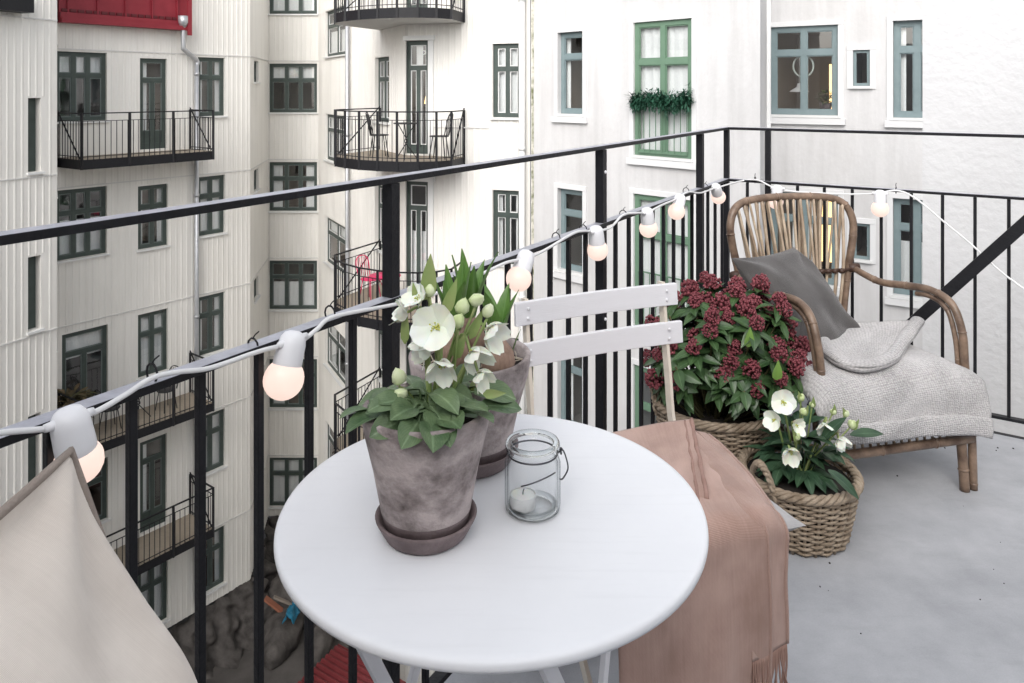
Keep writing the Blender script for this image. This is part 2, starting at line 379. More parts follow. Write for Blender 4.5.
# diagonal tie bar from slab edge up to the house wall
st = thing('stay_bar', 'flat black steel stay bar slanting up behind the rattan armchair towards the rough wall', 'stay bar', rrail(0.30, 0, 0.03))
o0 = st.location
p1 = r_at(905, 330, 0.03); p2 = r_at(1024, 224, 0.03); dv = (p2-p1)
pa = p1 - dv*(p1.z/dv.z)*0.99; pb = p2 + dv*3.2
m = MB(); m.bar(pa-o0, pb-o0, 0.008, 0.043, up=(0, 0, 1)); m.build('bar', M_black, st, bevel=0.001)
m = MB(); m.bar(pa-o0+Vector((0, 0, -0.004))-RD*0.05, pa-o0+Vector((0, 0, -0.004))+RD*0.09, 0.06, 0.012); m.build('foot_plate', M_black, st)

# ------------------------------------------------------------------ string of lamps
sl = thing('string_lights', 'white outdoor festoon cord with frosted round bulbs tied along the lower handrail', 'string lights', C0)
M_cord = mat('white_rubber_cord', (0.78, 0.78, 0.78), 0.5)
M_sock = mat('white_lamp_socket', (0.84, 0.84, 0.86), 0.35, bump=0.02, bump_scale=80)
M_bulb = mat('lit_frosted_bulb', (0.30, 0.26, 0.24), 0.35, emit=(1.0, 0.735, 0.63), estr=0.43)
IN = 0.024
cp = [l_at(-60, 446, IN), l_at(0, 433, IN), l_at(50, 428, IN), l_at(72, 418, IN), l_at(95, 412, IN), l_at(125, 395, IN), l_at(152, 378, IN), l_at(178, 372, IN),
      l_at(210, 368, IN), l_at(254, 353, IN), l_at(276, 347, IN), l_at(298, 343, IN), l_at(316, 330, IN), l_at(330, 318, IN), l_at(360, 311, IN), l_at(392, 305, IN),
      l_at(425, 297, IN), l_at(460, 284, IN), l_at(490, 270, IN), l_at(508, 262, IN), l_at(527, 258, IN), l_at(545, 250, IN), l_at(572, 234, IN), l_at(583, 231, IN), l_at(597, 231, IN),
      l_at(611, 227, IN), l_at(623, 215, IN), l_at(637, 213, IN), l_at(648, 212, IN), l_at(662, 205, IN), l_at(676, 199, IN), l_at(688, 192, IN), l_at(700, 193, IN), l_at(713, 189, IN)]
cpr = [r_at(741, 181, IN), r_at(757, 180, IN), r_at(768, 185, IN), r_at(778, 189, IN), r_at(800, 192, IN), r_at(840, 194, IN), r_at(868, 194, IN), r_at(880, 193, IN),
       r_at(897, 190.5, IN), r_at(915, 198, IN), r_at(943, 221, IN), r_at(972, 245, IN), r_at(1005, 275, IN), r_at(1040, 296, IN), r_at(1090, 300, IN)]
path = smooth_path([p-C0 for p in cp+cpr], 6)
m = MB(); m.tube(path, 0.0036, 8); m.build('cord', M_cord, sl)
def lamp(fn, top, bul, rb=0.030, seed=0):
    a = fn(*top, IN+0.004) - C0; b = fn(*bul, IN+0.004) - C0
    d = (b-a).normalized(); L = 0.060
    # profile along the axis: neck, ribbed socket cup
    prof = [(0.0, 0.0), (0.008, 0.0), (0.015, 0.003), (0.0195, 0.010), (0.0215, 0.020), (0.0225, 0.045), (0.0225, 0.058), (0.0205, 0.060), (0.0205, 0.05)]
    q = d.to_track_quat('Z', 'Y').to_matrix()
    m = MB(); m.lathe(prof, 20); m.v = [tuple(a + q @ Vector(v)) for v in m.v]
    # cord entry nipples
    for sgn in (-1, 1):
        c = a + d*0.014; ax = LD if fn is l_at else RD
        m.tube([c+ax*(sgn*0.012), c+ax*(sgn*0.028)], [0.0065, 0.005], 8)
    sk = m.build('lamp_socket', M_sock, sl)
    c = a + d*(0.047+rb*0.80)
    prof = [(0.013, -rb*0.95)]
    for i in range(3, 15):
        ph = -PI/2 + PI*i/14
        prof.append((rb*math.cos(ph) if i < 14 else 0.0, rb*math.sin(ph)))
    m = MB(); m.lathe(prof, 20); m.v = [tuple(c + q @ Vector(v)) for v in m.v]
    m.build('bulb', M_bulb, sk)
lamp(l_at, (67, 409), (83, 478), 0.027)
lamp(l_at, (295, 331), (284, 378), 0.031)
lamp(l_at, (528, 251), (517, 284), 0.030)
lamp(l_at, (595.5, 226), (598, 256), 0.030)
lamp(l_at, (646.5, 208), (649, 234), 0.030)
lamp(l_at, (681, 195), (675, 217), 0.030)
lamp(l_at, (715, 185), (720, 203), 0.030)
lamp(r_at, (778, 185), (775, 207), 0.031)
lamp(r_at, (880, 190), (880, 212), 0.033)

# ------------------------------------------------------------------ bistro table
TC = Vector((-0.027, 1.049, 0)); ZTAB = 0.71
tb = thing('bistro_table', 'round white metal bistro table in the foreground, two pots and a jar on it', 'table', TC)
m = MB()
prof = [(0.0, 0.699), (0.280, 0.699), (0.2865, 0.695), (0.2930, 0.697), (0.2940, 0.701), (0.2938, 0.7050), (0.2922, 0.7082), (0.2885, 0.7096), (0.283, 0.710), (0.279, 0.710), (0.15, 0.710), (0.0, 0.710)]
m.lathe(prof, 128); m.build('tabletop', M_tabletop, tb)
la = math.atan2(0.29, 0.145)
ca = Vector((math.cos(la), math.sin(la), 0)); cb = Vector((-math.sin(la), math.cos(la), 0))
for sg in (1, -1):
    for sd in (-1, 1):
        top = cb*(0.15*sd*(1 if sg > 0 else 0.86)) - ca*(0.19*sg) + Vector((0, 0, 0.697)); bot = cb*(0.19*sd*(1 if sg > 0 else 0.9)) + ca*(0.21*sg)
        m = MB(); m.bar(top, bot, 0.008, 0.022, up=cb.cross(bot-top)); m.build('leg', M_wpaint, tb, bevel=0.001)
    a = cb*(0.19*1) + ca*(0.19*sg) ; 
    z = 0.05
    m = MB(); m.bar(cb*0.185*(1 if sg > 0 else 0.9)+ca*(0.195*sg)+Vector((0, 0, z)), -cb*0.185*(1 if sg > 0 else 0.9)+ca*(0.195*sg)+Vector((0, 0, z)), 0.016, 0.006)
    m.build('crossbar', M_wpaint, tb)
m = MB()
for sd in (-1, 1): m.bar(cb*(0.165*sd)+Vector((0, 0, 0.36))-cb*0.03, cb*(0.165*sd)+Vector((0, 0, 0.36))+cb*0.03, 0.009, 0.009)
m.build('pivot', M_wpaint, tb)
m = MB(); m.box((0, 0, 0.691), (0.46, 0.03, 0.014), rot=Matrix.Rotation(la, 3, 'Z')); m.box((0, 0, 0.690), (0.03, 0.38, 0.012), rot=Matrix.Rotation(la, 3, 'Z')); m.build('support_frame', M_wpaint, tb)

# ------------------------------------------------------------------ clay pots
M_clay = mat('weathered_grey_clay', (0.105, 0.082, 0.078), 0.9, col2=(0.52, 0.448, 0.435), noise_scale=15, detail=10, bump=0.3, bump_scale=150, mid=0.45, wid=0.14, stretch=(1, 1, 1.2))
grime(M_clay, 7, (1, 1, 1.3), 0.70, mid=0.46, wid=0.1)
M_clay2 = mat('damp_dark_clay', (0.105, 0.078, 0.078), 0.75, col2=(0.23, 0.18, 0.18), noise_scale=16, detail=8, bump=0.2, bump_scale=150, mid=0.5, wid=0.2)
M_soil = mat('potting_soil', (0.02, 0.015, 0.012), 0.95, col2=(0.05, 0.038, 0.03), noise_scale=120, bump=0.9, bump_scale=160)
def pot_mesh(rt, rb_, h, n=48):
    m = MB(); th = 0.009; hb = 0.03
    prof = [(0.0, 0.0), (rb_-0.006, 0.0), (rb_, 0.005), (rb_+(rt-rb_)*0.16, h*0.16), (rb_+(rt-rb_)*0.5, h*0.5), (rt-0.003, h-hb), (rt-0.0022, h-hb+0.004),
            (rt+0.0005, h-0.006), (rt, h-0.0015), (rt-0.004, h), (rt-th, h-0.003), (rt-th-0.003, h-0.03), (rt-th-0.006, h-0.045)]
    m.lathe(prof, n)
    for i, f in enumerate(m.f):
        zc = sum(m.v[k][2] for k in f)/len(f)
        if zc < h*0.10: m.mi[i] = 1
    return m
def soil_mesh(r, z):
    m = MB()
    m.grid(lambda u, v: (r*v*math.cos(2*PI*u), r*v*math.sin(2*PI*u), z+0.006*nz((math.cos(2*PI*u)*v*3, math.sin(2*PI*u)*v*3, 1.0))+0.004*nz((math.cos(2*PI*u)*v*9, math.sin(2*PI*u)*v*9, 4.0))), 32, 8)
    return m
def saucer(name_label, c, r, h):
    t = thing('plant_saucer', name_label, 'saucer', c)
    m = MB(); m.lathe([(0, 0.0), (r-0.016, 0.0), (r-0.012, 0.003), (r-0.001, h-0.004), (r, h-0.001), (r-0.003, h), (r-0.007, h-0.003), (r-0.016, 0.009), (0.0, 0.008)], 48)
    m.build('dish', M_clay2, t)
    return t
P1 = Vector((-0.1125, 0.978, ZTAB)); P2 = Vector((-0.066, 1.168, ZTAB))
saucer('small grey clay saucer under the hellebore pot at the table front', P1+Vector((0, 0, 0.0005)), 0.0665, 0.027)
saucer('grey clay saucer under the hyacinth pot behind', P2+Vector((0, 0, 0.0005)), 0.0765, 0.027)

# leaves and flowers ------------------------------------------------------
def leaf(m, base, d, up, L, W, bend=0.3, fold=0.15, nl=6, twist=0.0, mi=0, tip=1.0, blunt=0.6):
    """one leaf blade from base along d; up gives the upper side"""
    d = Vector(d).normalized(); up = Vector(up); sd = d.cross(up).normalized(); up = sd.cross(d).normalized()
    if twist:
        q = Matrix.Rotation(twist, 3, d); sd = q @ sd; up = q @ up
    vs = []; fs = []; uvs = []
    for i in range(nl+1):
        t = i/nl
        w = W*0.5*(math.sin(PI*min(1, t**blunt*0.97+0.03)))**(0.85 if blunt < 1 else 0.65)
        if i == nl: w = W*0.02
        ang = bend*t
        c = Vector(base) + d*(L*t*math.cos(ang*0.6)) - up*(L*t*math.sin(ang*0.6)*1.0)
        for j, s_ in enumerate((-1, -0.5, 0, 0.5, 1)):
            vs.append(c + sd*(w*s_) + up*(abs(s_)*w*fold*2 - 0.02*L*math.sin(t*9+s_*2)*abs(s_)*0.5))
    for i in range(nl):
        for j in range(4):
            a = i*5+j; fs.append((a, a+1, a+6, a+5)); uvs.append([((j+q)/4, (i+r_)/nl) for q, r_ in ((0, 0), (1, 0), (1, 1), (0, 1))])
    m.add(vs, fs, mi, True, uvs)
M_hleaf = mat('hellebore_leaf', (0.045, 0.09, 0.038), 0.42, col2=(0.16, 0.23, 0.11), noise_scale=30, bump=0.25, bump_scale=80, subs=0.0)
add_rib(M_hleaf, 1.7)
M_hleaf2 = mat('yellowed_leaf', (0.14, 0.19, 0.035), 0.5, col2=(0.20, 0.24, 0.06), noise_scale=30)
M_stem = mat('pale_green_stem', (0.22, 0.33, 0.10), 0.5, col2=(0.30, 0.33, 0.14), noise_scale=40)
M_petal = mat('white_petal', (0.84, 0.86, 0.68), 0.55, col2=(0.90, 0.90, 0.88), noise_scale=26, subs=0.2)
add_rib(M_petal, 0.93, 0.2)
M_stamen = mat('yellow_green_stamens', (0.55, 0.56, 0.12), 0.6)
M_bud = mat('green_white_bud', (0.48, 0.60, 0.22), 0.5, col2=(0.78, 0.82, 0.6), noise_scale=30)
def flower(parent, c, d, r, name='flower', cup=0.55, seed=0):
    rg = random.Random(seed); d = Vector(d).normalized(); q = d.to_track_quat('Z', 'Y').to_matrix(); c = Vector(c)
    m = MB()
    for k in range(5):
        a0 = 2*PI*k/5 + rg.uniform(-0.1, 0.1); cu = cup*rg.uniform(0.75, 1.25); ln = r*rg.uniform(0.92, 1.08)
        def fn(u, v, a0=a0, cu=cu, ln=ln, k=k):
            rad = ln*v; wid = 0.66*ln*math.sin(PI*min(1, 0.12+0.80*v))**0.75*(u-0.5)*2
            if v > 0.9: wid *= 0.8
            z = cu*rad*(0.35+0.65*v) + 0.14*abs(u-0.5)*2*ln*v*0.7 + 0.0012*k + 0.06*ln*nz((u*2, v*2, seed+k))
            x, y = rad, wid
            return c + q @ Vector((x*math.cos(a0)-y*math.sin(a0), x*math.sin(a0)+y*math.cos(a0), z))
        m.grid(fn, 6, 6)
    o = m.build(name, M_petal, parent)
    m = MB()
    for k in range(16):
        a = rg.uniform(0, 2*PI); rr = r*rg.uniform(0.05, 0.27); h = r*rg.uniform(0.28, 0.42)
        p = c + q @ Vector((rr*math.cos(a), rr*math.sin(a), h)); m.tube([c, p], r*0.012, 4); m.sphere(p, r*0.045, n=6, k=4)
    m.sphere(c + d*r*0.1, r*0.12, n=8, k=5)
    m.build('flower_centre', M_stamen, o)
    return o
def bud(parent, c, d, r, name='flower_bud'):
    d = Vector(d).normalized(); q = d.to_track_quat('Z', 'Y').to_matrix(); m = MB()
    prof = [(0.0, -r*0.9), (r*0.55, -r*0.6), (r*0.9, 0), (r*0.75, r*0.7), (r*0.3, r*1.2), (0, r*1.35)]
    m.lathe(prof, 10); m.v = [tuple(Vector(c) + q @ (Vector(v)*(1+0.10*math.sin(3*math.atan2(v[1], v[0]))))) for v in m.v]
    return m.build(name, M_bud, parent)

# hellebore in the front pot
ph = thing('potted_hellebore', 'white flowering hellebore in a mottled grey clay pot at the table front', 'potted plant', P1+Vector((0, 0, 0.0095)))
pot_mesh(0.0835, 0.054, 0.158).build('pot', [M_clay, M_clay2], ph)
soil_mesh(0.0715, 0.134).build('soil', M_soil, ph)
def pl(px, py, d): return at(px, py, d) - Vector(ph.location)
m = MB(); my = MB(); rg = random.Random(11)
base = Vector((0, 0, 0.125))
lv = [(352, 430, .95, .05, .03), (362, 425, .93, .060, .034), (385, 418, .94, .055, .034), (414, 437, .90, .060, .036), (432, 440, .895, .058, .040), (397, 405, .99, .055, .034), (418, 408, .95, .055, .034), (372, 405, .99, .055, .034),
      (395, 432, .91, .058, .034), (455, 425, .92, .062, .036), (470, 415, .93, .055, .034), (497, 394, 1.0, .066, .040), (505, 408, .97, .066, .036), (480, 423, .93, .06, .034), (440, 405, .93, .06, .034), (465, 398, 1.03, .06, .035), (425, 396, 1.03, .06, .034),
      (405, 420, .92, .055, .034), (450, 412, .94, .06, .034), (380, 412, 1.02, .05, .032), (488, 402, 1.04, .055, .034), (445, 432, .905, .05, .03), (410, 395, 1.05, .05, .032), (436, 418, .93, .06, .036), (468, 405, .97, .06, .036)]
for i in range(34):
    a = i*2.4+rg.uniform(-.3, .3); rr = rg.uniform(0.015, 0.068); w3 = Vector(ph.location)+Vector((rr*math.cos(a), rr*math.sin(a), 0.146+rg.uniform(0.0, 0.028)))
    lv.append((512+w3.x/w3.y*F_PX, HOR+(CAMZ-w3.z)/w3.y*F_PX, w3.y, rg.uniform(0.040, 0.055), rg.uniform(0.024, 0.034)))
for i, (px, py, d, L, W) in enumerate(lv):
    tipp = pl(px, py, d); hv = Vector((tipp.x, tipp.y, 0)); hd = hv.normalized() if hv.length > 0.01 else Vector((0, -1, 0))
    rootp = base + hd*rg.uniform(0.0, 0.02); start = tipp - (hd*0.85 + Vector((0, 0, -0.15 if i % 3 else 0.25)))*(L*0.55)
    start.z = max(start.z, 0.158); start.x *= min(1, 0.070/max(1e-4, math.hypot(start.x, start.y))); start.y *= min(1, 0.070/max(1e-4, math.hypot(start.x, start.y)))
    m.tube(smooth_path([rootp, (rootp+start)/2+Vector((0, 0, 0.018)), start], 4), 0.0016, 5, mi if False else 0)
    yel = (i in (3, 20, 12))
    leaf(my if i in (20,) else m, start, hd + Vector((rg.uniform(-.35, .35), rg.uniform(-.35, .35), rg.uniform(-0.05, 0.35))), (rg.uniform(-.25, .25), rg.uniform(-.25, .25)-0.25, 1), L*0.88, W*0.98, bend=rg.uniform(0.2, 0.8), fold=rg.uniform(0.05, 0.22), nl=9, blunt=1.15, twist=rg.uniform(-.5, .5))
m.build('foliage', M_hleaf, ph)
my.build('yellow_leaf', M_hleaf2, ph)
ms = MB()
fls = [(437, 328, .955, .036, (-.15, -.80, .35), .62), (441, 362, .945, .033, (.05, -.75, -.5), 1.05), (420, 300, .985, .030, (-.55, -.5, .55), .6), (470, 350, .965, .033, (.55, -.45, -.6), 1.1), (408, 312, .99, .028, (-.9, -.1, .1), .8),
       (486, 331, .985, .034, (.7, -.5, -.2), .9), (426, 345, .97, .028, (-.6, -.3, -.6), 1.1), (478, 372, .955, .024, (.5, -.6, -.5), 1.1)]
for i, (px, py, d, r, dr, cup) in enumerate(fls):
    c = pl(px, py, d+0.012)
    flower(ph, c, dr, r*(0.78 if i == 0 else 0.62), cup=cup, seed=20+i)
    b0 = Vector((rg.uniform(-.02, .02), rg.uniform(-.02, .02), 0.12)); back = c - Vector(dr).normalized()*0.02
    ms.tube(smooth_path([b0, b0*0.5+back*0.5+Vector((rg.uniform(-.008, .008), 0, 0.01)), back+Vector((0, 0, 0.004)), c], 5), [0.0032]*5+[0.0028]*5+[0.002]*6, 6)
for i, (px, py, d, r, dr) in enumerate([(400, 410, .96, .0085, (-.2, -.5, .8)), (399, 378, .965, .011, (-.2, -.3, .9)), (401, 395, .955, .010, (-.1, -.6, .3)), (462, 308, .99, .011, (.3, -.2, .9)), (475, 300, .99, .010, (.8, -.3, .3)), (430, 292, 1.0, .008, (0, 0, 1)), (487, 312, 1.0, .009, (.5, 0, .8)), (458, 322, .97, .010, (.3, -.4, .8))]):
    c = pl(px, py, d); bud(ph, c, dr, r)
    b0 = Vector((-0.01+0.006*i, 0.01, 0.12)); ms.tube(smooth_path([b0, (b0+c)/2+Vector((0, 0, 0.01)), c-Vector((0, 0, r))], 4), 0.0019, 5)
# leafy bracts near the flowers
for px, py, d, L, W, dr in [(428, 285, 1.0, .06, .022, (0.05, 0, 1)), (405, 330, 1.0, .05, .012, (0, 0, 1)), (455, 345, .98, .04, .014, (.3, -.2, .8)), (445, 300, 1.0, .05, .016, (.3, 0, .9)), (470, 325, 1.0, .045, .013, (.4, 0, .9)), (483, 380, .95, .03, .012, (.9, -.2, .1)), (417, 290, 1.0, .03, .009, (-.2, 0, 1))]:
    c = pl(px, py+14, d); leaf(ms, c, dr, (0, -1, 0.2), L, W, bend=0.15, fold=0.12)
ms.build('stems', M_stem, ph)

# hyacinths in the rear pot
M_strap = mat('strap_leaf_green', (0.07, 0.17, 0.03), 0.38, col2=(0.14, 0.26, 0.06), noise_scale=14, stretch=(6, 6, 1))
add_rib(M_strap, 1.3, 0.05)
M_bulbskin = mat('papery_brown_bulb', (0.20, 0.12, 0.085), 0.7, col2=(0.42, 0.29, 0.22), noise_scale=22, stretch=(4, 4, 1), bump=0.3)
hy = thing('potted_hyacinth', 'sprouting hyacinth bulbs with strap leaves in the rear grey clay pot', 'potted plant', P2+Vector((0, 0, 0.0095)))
pot_mesh(0.0950, 0.060, 0.160).build('pot', [M_clay, M_clay2], hy)
soil_mesh(0.083, 0.140).build('soil', M_soil, hy)
rg = random.Random(5); ms = MB()
for bi, (px, py, d, sc) in enumerate([(498, 352, 1.12, 1.0), (455, 350, 1.15, 0.9), (470, 345, 1.22, 1.0)]):
    c = at(px, py, d) - Vector(hy.location); c.z = 0.144
    m = MB(); m.lathe([(0.004, -0.01), (0.02*sc, 0.0), (0.0265*sc, 0.018), (0.023*sc, 0.034), (0.012*sc, 0.048), (0.007*sc, 0.058), (0, 0.06)], 18, c=c)
    m.v = [tuple(Vector(v) + Vector((nz(v, 70), nz((v[1], v[0], v[2]), 70), 0))*0.0018) for v in m.v]
    m.build('bulb', M_bulbskin, hy)
    for k in range(6 if bi else 5):
        a = 2*PI*k/6 + bi; dirv = Vector((0.22*math.cos(a)-0.03, 0.22*math.sin(a), 1))
        L = rg.uniform(0.095, 0.125)*(1 if bi else 0.75); leaf(ms, c+Vector((0.006*math.cos(a), 0.006*math.sin(a), 0.045)), dirv, (-math.cos(a), -math.sin(a), 0.3), L, 0.026, bend=rg.uniform(-0.1, 0.3), fold=0.22, nl=8, blunt=0.75)
c = Vector((0.062, -0.012, 0.145)); leaf(ms, c, (0.25, -0.1, 1), (-1, 0, 0.3), 0.06, 0.013, bend=0.1)
ms.build('foliage', M_strap, hy)
ms = MB()
for k in range(46):
    a = rg.uniform(0, 2*PI); rr = rg.uniform(0.02, 0.076); p = Vector((rr*math.cos(a), rr*math.sin(a), 0.147)); b = rg.uniform(0, PI)
    q = Vector((math.cos(b), math.sin(b), rg.uniform(-.1, .25)))*rg.uniform(0.012, 0.03)
    ms.tube([p-q, p+Vector((0, 0, .004)), p+q], 0.0009, 4)
ms.build('straw', mat('pale_straw', (0.55, 0.48, 0.38), 0.8), hy)

# glass jar with tealight
M_glass = jar_glass('clear_jar_glass')
JC = Vector((0.0285, 1.03, ZTAB+0.0006))
jr = thing('glass_jar', 'small clear glass jar with wire bail standing right of the pots', 'jar', JC)
ro = 0.0385; m = MB()
m.lathe([(0, 0.0), (ro-0.006, 0.0), (ro-0.001, 0.004), (ro, 0.010), (ro, 0.066), (ro-0.002, 0.072), (ro-0.0055, 0.0765), (ro-0.0055, 0.081), (ro-0.002, 0.083), (ro-0.0005, 0.087), (ro-0.001, 0.092), (ro-0.003, 0.095), (ro-0.008, 0.095), (ro-0.0105, 0.092),
         (ro-0.0095, 0.078), (ro-0.0035, 0.066), (ro-0.0028, 0.012), (ro-0.008, 0.007), (0, 0.0065)], 64)
m.build('glass_body', M_glass, jr)
M_thick = mat('thick_jar_glass', (0.93, 0.96, 0.96), 0.02, trans=1.0, ior=1.3)
m = MB(); m.tube([((ro-0.0055)*math.cos(2*PI*i/48), (ro-0.0055)*math.sin(2*PI*i/48), 0.0915) for i in range(48)], 0.0043, 10, closed=True); m.build('glass_lip', M_thick, jr)
m = MB(); m.tube([((ro-0.0075)*math.cos(2*PI*i/48), (ro-0.0075)*math.sin(2*PI*i/48), 0.0060) for i in range(48)], 0.0040, 10, closed=True); m.build('glass_base', M_thick, jr)
M_wire = mat('thin_steel_wire', (0.10, 0.10, 0.11), 0.35, 1.0)
m = MB(); n = 40
m.tube([((ro-0.004)*math.cos(2*PI*i/n), (ro-0.004)*math.sin(2*PI*i/n), 0.0788) for i in range(n)], 0.0012, 6, closed=True)
e = Vector((ro-0.003, 0, 0.0788))
m.tube(smooth_path([e+Vector((0, 0, -.001)), e+Vector((.006, -.002, .004)), e+Vector((.011, -.003, -.008)), e+Vector((.013, -.003, -.022)), e+Vector((.006, -.003, -.035)), e+Vector((.0015, -.002, -.036))], 5), 0.0011, 6)
m.tube(smooth_path([e+Vector((.004, 0, -.003)), e+Vector((.003, 0, .006)), e+Vector((.006, 0.001, .002))], 4), 0.0014, 6)
m.tube([(((ro+0.0012))*math.cos(a), ((ro+0.0012))*math.sin(a), 0.052+0.012*math.sin((a+1.9)*1.3)) for a in [-2.0+0.08*i for i in range(17)]], 0.0010, 6)
m.build('wire_bail', M_wire, jr)
TL = JC + Vector((-0.0135, -0.006, 0.0072))
tl = thing('tealight', 'white tealight candle inside the glass jar', 'candle', TL)
m = MB(); m.lathe([(0, 0), (0.0172, 0), (0.0176, 0.001), (0.0178, 0.0175), (0.0173, 0.0175), (0.0170, 0.012), (0, 0.012)], 48, smooth=False); m.build('cup', mat('thin_clear_cup', (0.75, 0.75, 0.74), 0.3, 0.2), tl)
m = MB(); m.lathe([(0.0167, 0.0122), (0.0167, 0.0160), (0.012, 0.0163), (0.0, 0.0162)], 48, smooth=False); m.build('wax', mat('white_wax', (0.85, 0.83, 0.79), 0.4, subs=0.3), tl)
m = MB(); m.tube([(0, 0, 0.0165), (0.0004, 0, 0.021), (0.0015, 0, 0.024)], 0.0007, 5); m.build('wick', M_black, tl)
# ------------------------------------------------------------------ cushions (four corners + bulge)
def pillow(name, corners, thick, material, wr=0.012, seed=0, n=40, uvs=(1, 1), pinch=0.06, folds=0.0, ex=0.42):
    """corners: TL, TR, BR, BL ; a stuffed two-sided cushion with puckered corners"""
    TLc, TRc, BRc, BLc = [Vector(c) for c in corners]
    nrm = ((TRc-TLc).cross(BLc-TLc)).normalized(); ctr = (TLc+TRc+BRc+BLc)/4
    m = MB()
    def side(sg):
        def fn(u, v):
            p = (TLc*(1-u)+TRc*u)*(1-v) + (BLc*(1-u)+BRc*u)*v
            eu, ev = 4*u*(1-u), 4*v*(1-v)
            inn = pinch*((1-ev)*eu*0 + (eu**0.9)*(1-ev)**3 + (ev**0.9)*(1-eu)**3)
            p = p + (ctr-p)*inn
            prof = (max(0, eu)**ex)*(max(0, ev)**ex)
            w = wr*prof*(nz((u*2.2+seed, v*2.6, sg*3.0+seed))*1.3 + 0.6*nz((u*5+seed, v*3, sg*7)))
            w += wr*0.7*prof*(1-prof)*2*math.sin(9*(u*v+u*0.4)+seed)
            for q, (cu_, cv_) in enumerate(((0, 0), (1, 0), (1, 1), (0, 1))):
                du, dv_ = abs(u-cu_), abs(v-cv_); rr = math.hypot(du, dv_); an = math.atan2(dv_, du)
                w += folds*math.exp(-rr*2.6)*min(1, rr*5)*min(1, prof*3)*math.sin(an*(5.5+q*0.7)+q*1.9+seed+rr*3)
            w += folds*0.55*prof*math.sin(7*(u*0.8-v*0.6)+2.5*nz((u*2, v*2, seed)))*(0.5+0.5*nz((u*1.7+4, v*1.7, seed)))
            return p + nrm*(sg*(thick/2)*prof + w)
        return fn
    m.grid(side(1), n, n, uvsize=uvs); m.grid(side(-1), n, n, uvsize=uvs)
    return m, (TLc, TRc, BRc, BLc, ctr, pinch)
def piping(info, r, seed=0):
    TLc, TRc, BRc, BLc, ctr, pinch = info; m = MB(); pts = []
    for a, b in ((TLc, TRc), (TRc, BRc), (BRc, BLc), (BLc, TLc)):
        for i in range(16):
            t = i/16; p = a*(1-t)+b*t; e = 4*t*(1-t); pts.append(p + (ctr-p)*pinch*(e**0.9))
    m.tube(pts, r, 7, closed=True); return m
M_beige = weave_mat('beige_linen', (0.62, 0.55, 0.485), (0.84, 0.765, 0.685), 150, 0.9, 0.25, 'linen', 5)
M_beigeP = mat('beige_piping', (0.30, 0.25, 0.215), 0.9, bump=0.3, bump_scale=300)
cs = [(-0.432, 0.185, 0.95), (-0.415, 0.700, 0.951), (-0.258, 0.74, 0.495), (-0.268, 0.25, 0.49)]
cs = [Vector(c) for c in cs]; o0 = Vector((-0.24, 0.5, 0.485))
cu = thing('cushion', 'large beige linen cushion with piped edge standing left of the table', 'cushion', o0)
m, inf = pillow('c', [c-o0 for c in cs], 0.125, M_beige, wr=0.030, seed=4, n=80, pinch=0.04, folds=0.020)
m.build('cover', M_beige, cu); piping(inf, 0.0042).build('piping', M_beigeP, cu)

# ------------------------------------------------------------------ bistro chair
CH = Vector((0.288, 1.523, 0)); CA = R(23.6)
bc = thing('bistro_chair', 'white slatted folding bistro chair with the pink linen throw over its seat', 'chair', CH, CA, 'white folding bistro chairs')
M_slat = mat('white_painted_slat', (0.76, 0.755, 0.78), 0.45, col2=(0.72, 0.715, 0.735), noise_scale=9, stretch=(1, 8, 8), bump=0.08, bump_scale=60)
M_cream = mat('cream_painted_steel', (0.74, 0.69, 0.60), 0.5, col2=(0.70, 0.62, 0.52), noise_scale=20)
for sx in (-1, 1):
    pts = smooth_path([(0.182*sx, 0.232, 0.825), (0.182*sx, 0.205, 0.62), (0.182*sx, 0.165, 0.45), (0.182*sx, -0.02, 0.22), (0.185*sx, -0.21, 0.0)], 5)
    m = MB()
    for a, b in zip(pts[:-1], pts[1:]): m.bar(a, b + (b-a)*0.02, 0.008, 0.021, up=(b-a).cross(Vector((1, 0, 0))))
    m.build('upright', M_cream, bc)
    m = MB(); m.bar((0.165*sx, -0.17, 0.435), (0.165*sx, 0.235, 0.0), 0.008, 0.020, up=(0, 1, 1)); m.build('leg', M_wpaint, bc, bevel=0.001)
    m = MB(); m.bar((0.158*sx, -0.185, 0.437), (0.158*sx, 0.19, 0.437), 0.008, 0.02); m.build('seat_rail', M_wpaint, bc)
for z0, y0, wd in ((0.797, 0.222, 0.214), (0.7075, 0.212, 0.222)):
    m = MB(); n = 14; vs = []
    for i in range(n+1):
        x = -wd + 2*wd*i/n; y = y0 + 0.012*(1-(x/wd)**2)
        for dy, dz in ((-0.005, -0.0255), (0.006, -0.0255), (0.006+0.004, 0.0255), (-0.001, 0.0255)): vs.append((x, y+dy-0.010, z0+dz))
    fs = [(3, 2, 1, 0), tuple(n*4+k for k in range(4))]
    for i in range(n):
        for k in range(4): fs.append((i*4+k, i*4+(k+1) % 4, i*4+4+(k+1) % 4, i*4+4+k))
    m.add(vs, fs); o = m.build('slat', M_slat, bc, bevel=0.002, recalc=True)
    mr = MB()
    for sx in (-1, 1):
        for dz in (-0.011, 0.011): mr.sphere((0.183*sx, y0-0.013, z0+dz), 0.004, n=8, k=5, sc=(1, 0.6, 1))
    mr.build('rivet', M_slat, o)
for i in range(7):
    m = MB(); y = -0.175+0.056*i; m.box((-0.02, y, 0.453), (0.33, 0.044, 0.012)); m.build('seat_slat', M_slat, bc, bevel=0.003)
for y, z in ((0.20, 0.035), (-0.19, 0.03)):
    m = MB(); m.bar((-0.17, y, z), (0.17, y, z), 0.006, 0.014, up=(0, 1, 0)); m.build('crossbar', M_wpaint, bc)
